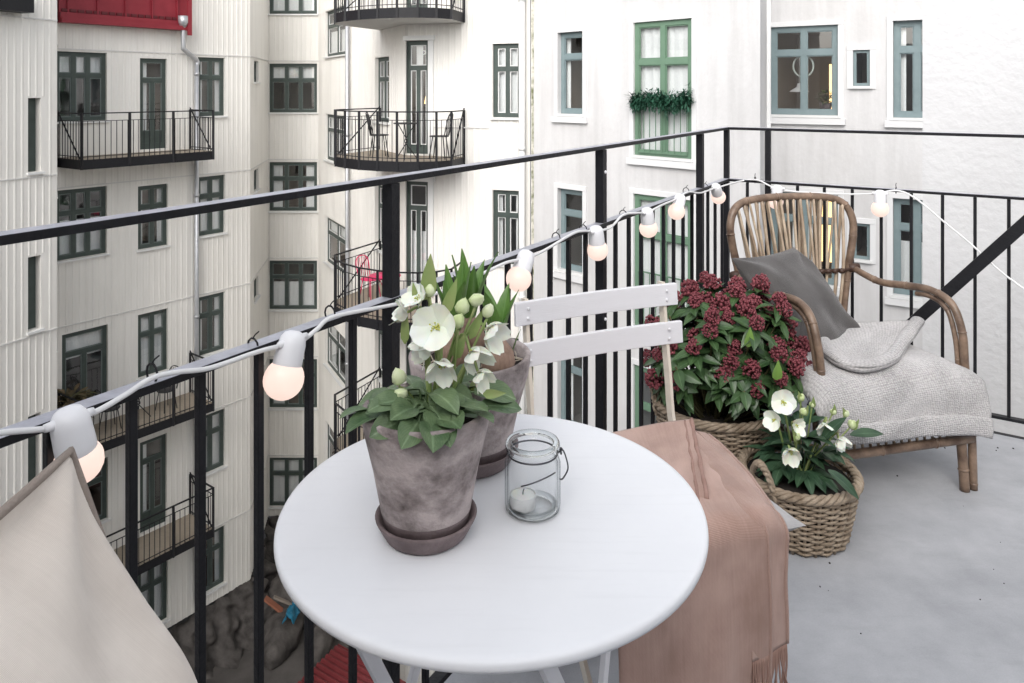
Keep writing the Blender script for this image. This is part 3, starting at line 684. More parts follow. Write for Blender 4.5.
bc2 = copy_thing(bc, Vector((-0.235, 0.475, 0)), R(100), 'white folding bistro chair left of the table under the beige cushion', 'white folding bistro chairs')

Bv = Vector((-math.sin(CA), math.cos(CA), 0)); Sv = Vector((math.cos(CA), math.sin(CA), 0))
# seat cushion (pale grey) under the throw
M_greyL = weave_mat('pale_grey_linen', (0.36, 0.35, 0.35), (0.46, 0.45, 0.45), 220, 0.9, 0.25)
sc_ = thing('seat_cushion', 'pale grey seat cushion on the bistro chair, one corner showing under the throw', 'cushion', CH+Vector((0, 0, 0.459)), CA)
m, inf = pillow('s', [(-0.205, 0.135, 0.018), (0.17, 0.135, 0.018), (0.207, -0.205, 0.002), (-0.20, -0.20, 0.018)], -0.040, M_greyL, wr=0.004, seed=2, n=48, pinch=0.03, folds=0.004, ex=0.2)
m.build('cover', M_greyL, sc_)

# linen throw, two layers
M_throw = weave_mat('dusty_pink_linen', (0.31, 0.185, 0.142), (0.60, 0.405, 0.34), 170, 0.95, 0.5, 'linen', 7)
th = thing('linen_throw', 'dusty pink linen throw with fringed ends hanging over the chair seat', 'blanket', CH+Vector((0, 0, 0.472)), CA)
def drape(x0, x1, x0f, x1f, yb, zt, off, hang, seed, yf=-0.213, wave=0.006):
    rr = 0.028; top = (yb - (yf+rr)); arc = rr*PI/2; tot = top+arc+hang
    def fn(u, v):
        s_ = v*tot; tf = min(1.0, s_/top); tf = 0.35*tf+0.65*tf**2.2; xa = x0+(x0f-x0)*tf; xb = x1+(x1f-x1)*tf
        x = xa + (xb-xa)*u + (0.006*nz((v*4, seed, 5.0+u)) if u > 0.9 or u < 0.1 else 0)
        if s_ < top: y = yb - s_; z = zt; ny_, nz_ = 0, 1
        elif s_ < top+arc:
            a = (s_-top)/rr; y = yf+rr - rr*math.sin(a); z = zt - rr + rr*math.cos(a); ny_, nz_ = -math.sin(a), math.cos(a)
        else: y = yf; z = zt - rr - (s_-top-arc); ny_, nz_ = -1, 0
        hangf = max(0, min(1, (s_-top)/0.25))
        w = off + wave*(0.35+1.6*hangf)*(nz((x*7, v*2.0, seed))+0.5*nz((x*18, v*4, seed+3)))
        w += 0.0042*math.sin(x*34+4*nz((x*3, v*2, seed+1)))*hangf + 0.0016*math.sin(x*52+3*nz((x*4, v*3, seed)))*hangf + 0.002*nz((x*11+v*9, v*14-x*6, seed))*(1-hangf)
        sag = 0.012*math.sin(PI*u)*(1-hangf) - 0.030*max(0, u-0.80)*(1-hangf)*2
        return (x, y + ny_*w - 0.003*hangf*hangf, z + nz_*w + sag)
    return fn, tot
m = MB()
f1, t1 = drape(0.0, 0.236, 0.055, 0.146, 0.13, 0.026, 0.004, 0.205, 3); m.grid(f1, 40, 80, uvsize=(0.3, t1))
f2, t2 = drape(-0.205, 0.205, -0.222, 0.100, 0.14, 0.032, 0.010, 0.445, 8); m.grid(f2, 50, 100, uvsize=(0.36, t2))
# folded-over flap with its thick hem at the rear of the seat
def flap_(u, v):
    y = 0.145-0.29*v; xr = 0.205-0.185*v + 0.003*nz((v*6, 0, 2)); x = -0.205 + (xr+0.205)*u
    return (x, y, 0.048+0.004*nz((x*9, y*9, 1))+0.010*math.sin(PI*min(1, (x+0.2)/0.41))-0.014*max(0, v-0.9)*10*0.6)
m.grid(flap_, 40, 40, uvsize=(0.4, 0.31))
for f_ in (f1, f2):
    m.tube([Vector(f_(0.995, 0.02+0.978*i/60))+Vector((0, -0.001, 0.001)) for i in range(61)], 0.0028, 6)
m.build('cloth', M_throw, th, solid=0.0022)
hm = MB(); hp = [Vector(flap_(1.0, i/24)) + Vector((0, 0, 0.001*math.sin(i*1.3))) for i in range(25)]
hm.tube(hp, [0.0058+0.0006*math.sin(i*0.9) for i in range(25)], 8, flat=0.7)
hm.tube([p+Vector((-0.022, -0.004, 0.001)) for p in hp], [0.004]*25, 6, flat=0.6)
hm.build('hem', mat('pink_linen_hem', (0.30, 0.175, 0.14), 0.95, col2=(0.40, 0.26, 0.22), noise_scale=40, bump=0.3, bump_scale=300), th)
rg = random.Random(9)
for f, n in ((f1, 22), (f2, 40)):
    fr = MB()
    for i in range(n):
        p = Vector(f((i+0.5)/n, 1.0)); L = rg.uniform(0.075, 0.11); dx = rg.uniform(-.012, .012)
        fr.tube(smooth_path([p, p+Vector((dx*0.3, -0.002, -L*0.4)), p+Vector((dx*1.2+rg.uniform(-.004, .004), rg.uniform(-.006, .004), -L))], 3), 0.0019, 5)
    fr.build('fringe', mat('pink_linen_thread', (0.33, 0.205, 0.165), 0.95), th)

# ------------------------------------------------------------------ wicker baskets
M_wick = mat('grey_brown_willow', (0.20, 0.145, 0.095), 0.7, col2=(0.43, 0.35, 0.265), noise_scale=30, detail=6, bump=0.3, bump_scale=200, mid=0.5, wid=0.2)
M_wick2 = mat('willow_stake', (0.24, 0.18, 0.125), 0.7, col2=(0.42, 0.34, 0.26), noise_scale=22)
def basket(t, rb_, rt, h, nst=26, rr=0.0047, handles=(0.0,), seed=0, hh=0.075):
    rg = random.Random(seed); m = MB(); seg = nst*4
    nring = int((h-0.02)/(rr*1.72))
    def rad(z): return rb_ + (rt-rb_)*(z/h)**0.8
    for k in range(nring):
        z = 0.010 + k*(h-0.02)/nring; par = (k % 2)*PI; pts = []
        for i in range(seg):
            a = 2*PI*i/seg; r0 = rad(z) + 0.0058*math.sin(nst/2*a + par) + 0.0015*nz((math.cos(a)*2, math.sin(a)*2, k*0.7+seed))
            pts.append((r0*math.cos(a), r0*math.sin(a), z + 0.0022*nz((math.cos(a)*3, math.sin(a)*3, k*0.9+9))))
        m.tube(pts, [rr*(0.9+0.25*nz((i*0.13, k, seed))) for i in range(seg)], 6, closed=True)
    m.build('woven_body', M_wick, t)
    m = MB()
    for i in range(nst):
        a = 2*PI*(i+0.5)/nst + PI/nst*0
        m.tube([(rad(z)*math.cos(a), rad(z)*math.sin(a), z) for z in [h*q/5 for q in range(6)]], 0.0042, 6)
    m.build('stake', M_wick2, t)
    m = MB(); m.lathe([(0, 0.004), (rb_-0.004, 0.004), (rb_-0.004, 0.010), (0, 0.010)], 32); m.build('base', M_wick2, t)
    m = MB(); n = 120
    for q in range(4):
        pts = []
        for i in range(n):
            a = 2*PI*i/n; ph = a*11 + q*PI/2
            r0 = rt + 0.0095*math.cos(ph); pts.append((r0*math.cos(a), r0*math.sin(a), h + 0.0085*math.sin(ph)))
        m.tube(pts, 0.0066, 6, closed=True)
    m.build('rim', M_wick, t)
    for ha in handles:
        m = MB()
        for q in range(3):
            pts = []
            for i in range(41):
                u = i/40; a = PI*u; ph = u*26 + q*2*PI/3
                al = ha + (u-0.5)*0.55*(1-0.0*u); up_ = hh*math.sin(a)**0.75
                r0 = rt + 0.004 + 0.012*math.sin(a) + 0.006*math.cos(ph)
                pts.append((r0*math.cos(al), r0*math.sin(al), h - 0.03*(1-math.sin(a)) + up_ + 0.006*math.sin(ph)))
            m.tube(pts, 0.0058, 6)
        m.build('handle', M_wick, t)
    ml = MB(); ml.lathe([(0, 0.014), (rb_-0.014, 0.014), (rad(h*0.9)-0.012, h*0.9)], 32); ml.build('liner', mat('dark_basket_liner', (0.03, 0.026, 0.022), 0.9), t)
B1 = Vector((0.838, 2.182, 0)); B2 = Vector((0.675, 2.475, 0))
k1 = thing('wicker_basket', 'small round wicker basket with white hellebore, in front of the armchair', 'basket', B1, 0)
basket(k1, 0.125, 0.160, 0.175, handles=(R(214), R(34)), seed=1, hh=0.07)
k2 = thing('wicker_basket', 'large wicker basket filled with the red skimmia behind the pink throw', 'basket', B2, 0)
basket(k2, 0.145, 0.195, 0.255, nst=30, handles=(R(170), R(-10)), seed=2, hh=0.075)

# skimmia
M_sleaf = mat('skimmia_leaf', (0.020, 0.050, 0.018), 0.36, col2=(0.065, 0.125, 0.042), noise_scale=16, bump=0.1)
add_rib(M_sleaf, 1.8)
M_sred = mat('dark_red_buds', (0.115, 0.024, 0.033), 0.65, col2=(0.27, 0.066, 0.08), noise_scale=60)
M_twig = mat('red_green_twig', (0.10, 0.09, 0.04), 0.7)
sk = thing('skimmia_plant', 'bushy skimmia with dark red bud clusters in the large basket', 'plant', B2+Vector((0, 0, 0.018)))
m = MB(); m.lathe([(0, 0), (0.10, 0), (0.13, 0.20), (0.122, 0.20), (0.118, 0.18), (0.0, 0.18)], 32); m.build('nursery_pot', mat('black_plastic_pot', (0.02, 0.02, 0.02), 0.5), sk)
rg = random.Random(21); fol = MB(); tw = MB()
cc = Vector((0.035, -0.02, 0.40)); RX, RY, RZ = 0.225, 0.215, 0.215
def cluster_mesh(seed):
    r2 = random.Random(seed); mm = MB()
    for k in range(95):
        a = r2.uniform(0, 2*PI); zz = r2.uniform(-0.25, 1.0); rr = math.sqrt(max(0, 1-zz*zz)); s_ = r2.uniform(0.75, 1.06)
        p = Vector((rr*math.cos(a)*0.026, rr*math.sin(a)*0.026, zz*0.031+0.006))*s_
        mm.sphere(p, r2.uniform(0.0032, 0.0050), n=6, k=4)
        if k % 3 == 0: mm.tube([(0, 0, -0.012), tuple(p*0.9)], 0.0012, 4)
    return mm.mesh('cluster_mesh', M_sred)
cms = [cluster_mesh(100+i) for i in range(5)]
dirs = []
n = 82
for i in range(n):
    zz = 1 - 1.35*(i+0.5)/n; rr = math.sqrt(max(0, 1-zz*zz)); a = i*2.39996 + rg.uniform(-.25, .25)
    dirs.append(Vector((rr*math.cos(a), rr*math.sin(a), zz)))
for i, d in enumerate(dirs):
    k = rg.uniform(0.80, 1.12)*(1+0.22*nz((d.x*2.3, d.y*2.3, d.z*2.3+5)))
    tip = cc + Vector((d.x*RX, d.y*RY, d.z*RZ))*k
    root = Vector((d.x*0.03, d.y*0.03, 0.17)); mid = root*0.45+tip*0.55 + Vector((0, 0, -0.03))*(1-abs(d.z))
    tw.tube(smooth_path([root, mid, tip], 4), [0.004]*4+[0.003]*5, 5)
    tdir = (tip-mid).normalized(); tdir = (tdir + Vector((0, 0, 0.25)) + d*0.5).normalized()
    has = rg.random() < (0.90 if d.z > 0.0 else 0.6)
    if has:
        o = bpy.data.objects.new('flower_cluster', cms[i % 5]); COL.objects.link(o); o.parent = sk
        o.rotation_mode = 'QUATERNION'; o.rotation_quaternion = tdir.to_track_quat('Z', 'Y'); o.location = tip + tdir*0.006; s_ = rg.uniform(0.82, 1.18); o.scale = (s_, s_, s_*rg.uniform(0.9, 1.2))
    q = tdir.to_track_quat('Z', 'Y').to_matrix(); nl = rg.randint(6, 9)
    for k2_ in range(nl):
        a = 2*PI*k2_/nl + rg.uniform(-.3, .3); el = rg.uniform(-0.35, 0.45)
        ld = q @ Vector((math.cos(a), math.sin(a), el)); b = tip - tdir*rg.uniform(0.0, 0.03)
        leaf(fol, b, ld, tdir, rg.uniform(0.055, 0.085), rg.uniform(0.026, 0.036), bend=rg.uniform(0.1, 0.7), fold=0.13, nl=5, twist=rg.uniform(-.3, .3), blunt=0.8)
    for k2_ in range(5):
        t = rg.uniform(0.35, 0.9); b = mid*(1-t)+tip*t; a = rg.uniform(0, 2*PI)
        ld = q @ Vector((math.cos(a), math.sin(a), rg.uniform(-.2, .6))); leaf(fol, b, ld, tdir, rg.uniform(0.05, 0.08), rg.uniform(0.02, 0.03), bend=rg.uniform(0.1, 0.7), fold=0.13, nl=5, blunt=0.8)
fol.build('foliage', M_sleaf, sk); tw.build('twigs', M_twig, sk)
for px, py, d in ((748, 347, 2.24), (776, 380, 2.22)):
    yl = MB(); p = at(px, py, d) - Vector(sk.location); leaf(yl, p, (0.1, -0.2, 1), (0, -1, 0.2), 0.06, 0.03, bend=0.3)
    yl.build('young_leaf', mat('young_green_leaf', (0.16, 0.28, 0.06), 0.4), sk)

# hellebore in the small basket
hb = thing('hellebore_plant', 'white hellebore with dark leaves growing in the small wicker basket', 'plant', B1+Vector((0, 0, 0.016)))
m = MB(); m.lathe([(0, 0), (0.085, 0), (0.105, 0.13), (0.098, 0.13), (0.095, 0.115), (0.0, 0.115)], 32); m.build('nursery_pot', MATS['black_plastic_pot'], hb)
def hl(px, py, d): return at(px, py, d) - Vector(hb.location)
M_dleaf = mat('dark_hellebore_leaf', (0.020, 0.050, 0.028), 0.4, col2=(0.05, 0.10, 0.05), noise_scale=20, bump=0.12)
add_rib(M_dleaf, 1.8)
fol = MB(); rg = random.Random(31)
for i in range(20):
    a = i*2.4 + rg.uniform(-.3, .3); rr = rg.uniform(0.02, 0.075); el = rg.uniform(0.2, 1.5)
    hd = Vector((math.cos(a), math.sin(a), 0)); root = Vector((hd.x*0.02, hd.y*0.02, 0.11)); st_ = Vector((hd.x*rr, hd.y*rr, 0.13+0.10*el))
    fol.tube(smooth_path([root, (root+st_)/2+Vector((0, 0, 0.015)), st_], 3), 0.002, 5)
    for k in range(5):
        b = (k-2)*0.5; ld = Vector((math.cos(a+b), math.sin(a+b), 0.65*el - 0.25)); leaf(fol, st_, ld, (0, 0, 1), rg.uniform(0.07, 0.11)*(1-0.12*abs(k-2)), 0.030, bend=rg.uniform(0.3, 0.9), fold=0.12, nl=6, blunt=0.9)
for px, py, d, dx in ((828, 470, 2.03, (0.75, -.5, -.45)), (822, 440, 2.1, (0.3, -.3, .7)), (850, 435, 2.2, (.8, -.1, .2)), (808, 455, 2.06, (-.2, -.5, .5))):
    leaf(fol, hl(px, py, d), dx, (0, -0.5, 1), 0.10, 0.034, bend=0.4, fold=0.12, nl=7, blunt=0.9)
fol.build('foliage', M_dleaf, hb)
ms = MB()
for i, (px, py, d, r, dr, cup) in enumerate([(783, 402, 2.12, .042, (-.2, -.8, .25), .6), (790, 450, 2.07, .034, (-.1, -.8, -.35), 1.0), (826, 423, 2.12, .038, (-.1, -.6, -.5), .9), (838, 438, 2.10, .030, (.3, -.6, -.5), 1.1), (795, 425, 2.10, .030, (.3, -.7, .1), .7), (775, 420, 2.13, .034, (-.6, -.6, .2), .7)]):
    c = hl(px, py, d); flower(hb, c, dr, r*0.8, cup=cup, seed=50+i)
    b0 = Vector((rg.uniform(-.03, .03), rg.uniform(-.03, .03), 0.11)); ms.tube(smooth_path([b0, (b0+c)/2+Vector((0, 0, .012)), c-Vector(dr).normalized()*0.012, c], 5), 0.003, 6)
for px, py, d, r in ((801, 398, 2.15, .012), (852, 425, 2.15, .014), (846, 414, 2.16, .011), (803, 412, 2.12, .012), (797, 437, 2.08, .011), (833, 412, 2.15, .01), (812, 405, 2.14, .009)):
    c = hl(px, py, d); bud(hb, c, (rg.uniform(-.3, .3), -.4, .8), r)
    b0 = Vector((rg.uniform(-.02, .02), 0, 0.11)); ms.tube(smooth_path([b0, (b0+c)/2, c], 4), 0.0024, 5)
    leaf(ms, c-Vector((0, 0, r)), (rg.uniform(-.4, .4), -.4, .8), (0, -1, .2), 0.04, 0.016, bend=0.3)
ms.build('stems', M_stem, hb)

# ------------------------------------------------------------------ rattan armchair
RA = R(14.0); RO = Vector((1.135, 2.612, 0))
ra = thing('rattan_armchair', 'brown rattan cane armchair with fan back in the balcony corner', 'armchair', RO, RA)
M_cane = mat('brown_rattan_cane', (0.058, 0.034, 0.024), 0.34, col2=(0.30, 0.21, 0.15), noise_scale=16, detail=7, bump=0.12, bump_scale=60, mid=0.5, wid=0.22)
M_cane2 = mat('pale_rattan_rod', (0.22, 0.15, 0.10), 0.42, col2=(0.55, 0.45, 0.34), noise_scale=20, detail=6, mid=0.48, wid=0.2, stretch=(1, 1, 0.5))
M_bind = mat('dark_cane_binding', (0.06, 0.032, 0.022), 0.5)
RM = Matrix.Rotation(-RA, 3, 'Z')
def rl(px, py, d): return RM @ (at(px, py, d) - RO)
def knots(m, pts, r, every, seed):
    rg = random.Random(seed); acc = 0
    for a, b in zip(pts[:-1], pts[1:]):
        acc += (Vector(b)-Vector(a)).length
        if acc > every:
            acc = rg.uniform(-0.04, 0.02); d = (Vector(b)-Vector(a)).normalized()*0.004
            m.tube([Vector(a)-d, Vector(a), Vector(a)+d], [r*1.0, r*1.14, r*1.0], 10)
def cane(name, pts, r, material, n=10, sm=7, k=True, seed=0):
    p = smooth_path(pts, sm); m = MB(); m.tube(p, [r*(1+0.06*nz((i*0.4, seed, r*100))) for i in range(len(p))], n)
    if k: knots(m, p, r, 0.13, seed)
    return m.build(name, material, ra)
def bpt(x, z, off=0.0):        # point of the leaning back plane
    return Vector((x, 0.235 + (z-0.36)*0.11 + off - 0.10*(x/0.27)**2*0.35, z))
arch = [bpt(-0.185, 0.20), bpt(-0.195, 0.36), bpt(-0.225, 0.55), bpt(-0.263, 0.72), bpt(-0.262, 0.80), bpt(-0.225, 0.853), bpt(-0.14, 0.872), bpt(0, 0.876),
        bpt(0.14, 0.872), bpt(0.225, 0.853), bpt(0.262, 0.80), bpt(0.263, 0.72), bpt(0.225, 0.55), bpt(0.195, 0.36), bpt(0.185, 0.20)]
cane('back_frame', arch, 0.0145, M_cane, seed=1)
inner = [bpt(p.x*0.90, 0.36+(p.z-0.36)*0.955 if p.z > 0.36 else p.z, -0.012) for p in arch[1:-1]]
False and cane('back_frame', inner, 0.0085, M_cane, k=False, seed=2)
def archz(x):
    best = 0.85
    P = smooth_path(arch, 10)
    c = [p for p in P if abs(p.x-x) < 0.02 and p.z > 0.6]
    return max([p.z for p in c]) if c else 0.7
for lay, off, nsp in ((0, -0.014, 17), (1, 0.012, 16)):
    for i in range(nsp):
        u = (i+0.5)/nsp*2-1; xb = u*0.165; xt = u*0.243; zt_ = archz(xt)-0.004
        if lay: xb += 0.012*math.sin(i*1.7); xt += 0.014*math.sin(i*2.3)
        bow = 0.012*math.sin(i*1.3+lay)
        cane('spindle', [bpt(xb, 0.335, off), bpt(xb*0.55+xt*0.45+bow, 0.60, off-0.012*(1-lay)), bpt(xt, zt_, off*0.3)], 0.0054 + 0.001*math.sin(i*2.1), M_cane2, n=7, sm=6, k=False, seed=i)
cane('back_band', [bpt(-0.232, 0.60, -0.02), bpt(-0.12, 0.595, -0.034), bpt(0, 0.593, -0.037), bpt(0.12, 0.595, -0.034), bpt(0.232, 0.60, -0.02)], 0.006, M_bind, n=7, k=False)
m = MB()
for i in range(15):
    x = (i+0.5)/15*2-1; x *= 0.20; p = bpt(x, 0.596, -0.036)
    m.tube([p+Vector((-0.009, 0, 0)), p+Vector((0.009, 0, 0))], 0.0095, 7)
m.build('lashing', M_bind, ra)
for sx in (-1, 1):
    arm = [bpt(0.252*sx, 0.60), Vector((0.262*sx, 0.10, 0.578)), Vector((0.277*sx, -0.02, 0.592)), Vector((0.290*sx, -0.12, 0.600)), Vector((0.300*sx, -0.195, 0.572)), Vector((0.302*sx, -0.235, 0.49)), Vector((0.298*sx, -0.25, 0.38)),
           Vector((0.300*sx, -0.272, 0.20)), Vector((0.295*sx, -0.285, 0.0))]
    if sx < 0: arm = [Vector((p.x*(1-0.19*min(1, max(0, (0.20-p.y)/0.35))), p.y, p.z)) for p in arm]; 
    cane('arm', arm, 0.0130, M_cane, seed=5+sx)
    arm2 = [Vector((0.282*sx, -0.06, 0.574)), Vector((0.288*sx, -0.12, 0.578)), Vector((0.293*sx, -0.182, 0.552)), Vector((0.293*sx, -0.216, 0.47)), Vector((0.289*sx, -0.232, 0.38))]
    if sx < 0: arm2 = [Vector((p.x*0.84, p.y, p.z)) for p in arm2]
    cane('arm', arm2, 0.0085, M_cane, seed=7+sx)
    cane('leg', [Vector((0.262*sx, -0.245, 0.35)), Vector((0.262*sx, -0.268, 0.18)), Vector((0.262*sx, -0.285, 0.0))], 0.0155, M_cane, seed=9)
    cane('leg', [Vector((0.21*sx, 0.22, 0.37)), Vector((0.215*sx, 0.25, 0.18)), Vector((0.225*sx, 0.275, 0.0))], 0.0155, M_cane, seed=11)
    cane('seat_rail', [Vector((0.275*sx, -0.24, 0.350)), Vector((0.25*sx, 0.0, 0.352)), Vector((0.20*sx, 0.235, 0.355))], 0.014, M_cane, seed=13)
    cane('stretcher', [Vector((0.28*sx, -0.272, 0.165)), Vector((0.225*sx, 0.245, 0.165))], 0.012, M_cane, seed=14)
    m = MB(); c = bpt(0.252*sx, 0.60); m.tube([c+Vector((-.02*sx, 0, 0)), c+Vector((.02*sx, -0.01, 0))], 0.018, 10); m.build('lashing', M_bind, ra)
cane('seat_rail', [Vector((-0.285, -0.235, 0.350)), Vector((0.285, -0.235, 0.350))], 0.015, M_cane, seed=15)
cane('seat_rail', [Vector((-0.19, 0.235, 0.355)), Vector((0.19, 0.235, 0.355))], 0.014, M_cane, seed=16)
cane('stretcher', [Vector((-0.29, -0.282, 0.165)), Vector((0.29, -0.282, 0.165))], 0.015, M_cane, seed=17)
cane('stretcher', [Vector((-0.22, 0.245, 0.165)), Vector((0.22, 0.245, 0.165))], 0.012, M_cane, seed=18)
for i in range(19):
    x = -0.26+0.52*i/18; m = MB(); m.tube([(x, -0.278, 0.17), (x, -0.25, 0.345)], 0.0048, 6); m.build('apron_rod', M_cane2, ra)
m = MB()
for i in range(30):
    u = i/29; y = -0.225+0.450*u; w = 0.275 + (0.20-0.275)*u
    m.tube([(-w, y, 0.372-0.02*u), (0, y, 0.368-0.02*u), (w, y, 0.372-0.02*u)], 0.0075, 6)
m.build('seat', M_cane2, ra)

# grey cushion leaning on the chair back
M_grey = weave_mat('charcoal_grey_linen', (0.062, 0.058, 0.057), (0.118, 0.112, 0.11), 150, 0.9, 0.3, 'linen', 4)
g0 = Vector((1.06, 2.66, 0.39))
gc = thing('cushion', 'charcoal grey cushion leaning in the rattan armchair', 'cushion', g0)
cc4 = [at(731, 258, 2.60), at(794, 247, 2.80), at(866, 338, 2.66), at(800, 360, 2.48)]
m, inf = pillow('g', [c-g0 for c in cc4], 0.12, M_grey, wr=0.016, seed=12, n=70, pinch=0.07, folds=0.018)
m.build('cover', M_grey, gc)

# knitted throw over the seat and front of the armchair
M_knit = weave_mat('pale_grey_knit', (0.31, 0.30, 0.30), (0.60, 0.58, 0.575), 27, 0.95, 0.7, 'knit', 9)
kt = thing('knitted_throw', 'chunky pale grey knitted throw spread over the rattan armchair seat', 'blanket', RO+Vector((0, 0, 0.38)), RA)
KY0, KYF, KR, KH = 0.12, -0.305, 0.060, 0.115
ktop = KY0-(KYF+KR); karc = KR*PI/2; ktot = ktop+karc+KH
def kfn(u, v, off=0.0):
    s_ = v*ktot; xl = -0.30 + 0.03*(1-min(1, s_/ktop)); xr = 0.325 + 0.0*v
    x = xl + (xr-xl)*u
    if s_ < ktop: y = KY0-s_; z = 0.026; a = 0
    elif s_ < ktop+karc: a = (s_-ktop)/KR; y = KYF+KR-KR*math.sin(a); z = 0.026-KR+KR*math.cos(a)
    else: a = PI/2; y = KYF-0.0*v; z = 0.026-KR-(s_-ktop-karc)
    hf = max(0, min(1, (s_-ktop)/0.12))
    z += 0.018*math.sin(PI*min(1, u*1.1))*(1-hf)*0.8 + 0.02*(s_/ktop if s_ < ktop else 1)*(1-hf)*0
    # right side falls over the rail
    dr = max(0, u-0.74)/0.26; z -= 0.050*dr*dr*(1-0.6*hf)
    dl = max(0, 0.08-u)/0.08; z -= 0.055*dl*dl
    if hf > 0.5: z -= 0.03*(u-0.15)*hf
    w = off + 0.011*nz((x*5, v*4, 2.0)) + 0.005*nz((x*13+v*4, v*9, 3.0)) + 0.014*hf*nz((x*8, 0.5*v, 7.0))
    return (x, y - math.sin(a)*w - 0.010*hf, z + math.cos(a)*w)
m = MB(); m.grid(kfn, 70, 70, uvsize=(0.63, ktot))
# bottom hem band
def khem(u, v): 
    p = Vector(kfn(u, 0.905+0.105*v, 0.006+0.004*math.sin(PI*v))); return p
m.grid(khem, 70, 8, uvsize=(0.63, 0.05))
# folded-over corner of the throw with a thick rolled border
up_ = []
for px, py in ((818, 330), (823, 342), (829, 354), (845, 364), (868, 367), (890, 359), (902, 344), (912, 330), (918, 322)):
    q = rl(px, py, F_PX*(CAMZ-0.432)/(py-HOR)); up_.append(Vector((q.x, q.y, 0.052)))
UP = smooth_path(up_, 8); nU = len(UP)-1
def upt(t):
    f = max(0, min(0.9999, t))*nU; i = int(f); return UP[i]*(1-(f-i))+UP[i+1]*(f-i)
def flap(u, v):
    a_, b_ = upt(0.5*v), upt(1-0.5*v); p = a_*(1-u)+b_*u
    return p + Vector((0, 0, 0.004+0.006*math.sin(PI*u)**0.7*(1-v)**0.5+0.008*nz((u*3, v*3, 1.2))))
m.grid(flap, 40, 40, uvsize=(0.25, 0.25))
def border(u, v):
    p = upt(u); t = (upt(u+0.01)-upt(u-0.01)).normalized(); sd_ = t.cross(Vector((0, 0, 1))); a = 2*PI*v
    rx = 0.018*(1+0.2*nz((u*9, 1, 9))); rz_ = 0.013
    return p + sd_*(rx*math.cos(a)) + Vector((0, 0, rz_*math.sin(a)+0.004+0.003*nz((u*14, v*3, 4))))
m.grid(border, 70, 18, uvsize=(0.5, 0.13))
m.build('cloth', M_knit, kt, solid=0.010)
# ------------------------------------------------------------------ the courtyard: facades as real wall planes in plan
def strip_mat(name, c1, c2, bump=0.15, bscale=30):
    return mat(name, c1, 0.7, col2=c2, noise_scale=1.2, detail=8, bump=bump, bump_scale=bscale, stretch=(1, 1, 0.35))
M_corr = strip_mat('painted_corrugated_sheet', (0.74, 0.72, 0.675), (0.83, 0.81, 0.77), 0.05)
M_stucco = mat('white_smooth_render', (0.575, 0.565, 0.56), 0.85, col2=(0.665, 0.66, 0.66), noise_scale=1.1, detail=12, bump=0.6, bump_scale=16, mid=0.48, wid=0.2, stretch=(1, 1, 0.55))
M_rough = mat('white_rough_render', (0.61, 0.61, 0.615), 0.9, col2=(0.67, 0.67, 0.675), noise_scale=1.5, detail=8, bump=0.55, bump_scale=26)
grime(M_stucco, 1.0, (5, 5, 0.35), 0.90, mid=0.45, wid=0.12); grime(M_rough, 0.8, (1, 1, 0.6), 0.92); grime(M_corr, 1.0, (4, 4, 0.25), 0.925, mid=0.44, wid=0.13)
M_trim = mat('white_window_trim', (0.72, 0.72, 0.71), 0.5)
M_dgreen = mat('dark_green_window_paint', (0.042, 0.057, 0.051), 0.5, col2=(0.062, 0.082, 0.073), noise_scale=6)
M_lgreen = mat('leaf_green_door_paint', (0.125, 0.215, 0.145), 0.45, col2=(0.15, 0.245, 0.17), noise_scale=6)
M_bluegrey = mat('blue_grey_window_paint', (0.17, 0.225, 0.235), 0.45, col2=(0.21, 0.27, 0.28), noise_scale=6)
M_rooms = [mat('dim_room', (0.10, 0.095, 0.09), 0.9), mat('grey_room', (0.20, 0.19, 0.18), 0.9), mat('brown_room', (0.16, 0.12, 0.095), 0.9), mat('pale_room', (0.30, 0.31, 0.32), 0.9)]
M_cur = mat('white_lace_curtain', (0.88, 0.88, 0.87), 0.9, col2=(0.74, 0.74, 0.74), noise_scale=24, stretch=(4, 4, 1))
M_pane = glass_mat('window_glass')
M_zinc = mat('galvanised_pipe', (0.42, 0.43, 0.45), 0.4, 0.6, col2=(0.5, 0.51, 0.53), noise_scale=8)
M_red = mat('red_sheet_metal', (0.20, 0.012, 0.022), 0.55, col2=(0.26, 0.022, 0.035), noise_scale=3)
M_wood = mat('grey_deck_boards', (0.25, 0.21, 0.16), 0.8, col2=(0.36, 0.31, 0.25), noise_scale=6, stretch=(1, 12, 1))
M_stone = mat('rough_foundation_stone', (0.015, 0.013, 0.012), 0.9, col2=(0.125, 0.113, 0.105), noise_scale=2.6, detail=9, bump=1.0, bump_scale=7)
ST = 2.95
ZGROUND = CAMZ - 14.0
class Facet:
    def __init__(s, p0, p1):
        s.p0 = Vector((p0[0], p0[1], 0)); s.p1 = Vector((p1[0], p1[1], 0)); s.L = (s.p1-s.p0).length; s.d = (s.p1-s.p0)/s.L
        s.n = Vector((s.d.y, -s.d.x, 0))          # towards the courtyard when p0 is left of p1
    def pt(s, u, z, off=0.0): return s.p0 + s.d*u + s.n*off + Vector((0, 0, z))
    def u(s, px):
        k = (px-512)/F_PX; return (k*s.p0.y-s.p0.x)/(s.d.x-k*s.d.y)
    def z(s, px, y): return CAMZ-(y-HOR)*s.pt(s.u(px), 0).y/F_PX
    def rect(s, x0, x1, yt, yb):
        xm = (x0+x1)/2; return [s.u(x0), s.u(x1), s.z(xm, yb), s.z(xm, yt)]
def fbox(m, F, u0, u1, z0, z1, o0, o1, mi=0):
    vs = [F.pt(u, z, o) for u in (u0, u1) for o in (o0, o1) for z in (z0, z1)]
    m.add(vs, [(0,1,3,2),(4,6,7,5),(0,4,5,1),(2,3,7,6),(0,2,6,4),(1,5,7,3)], mi)
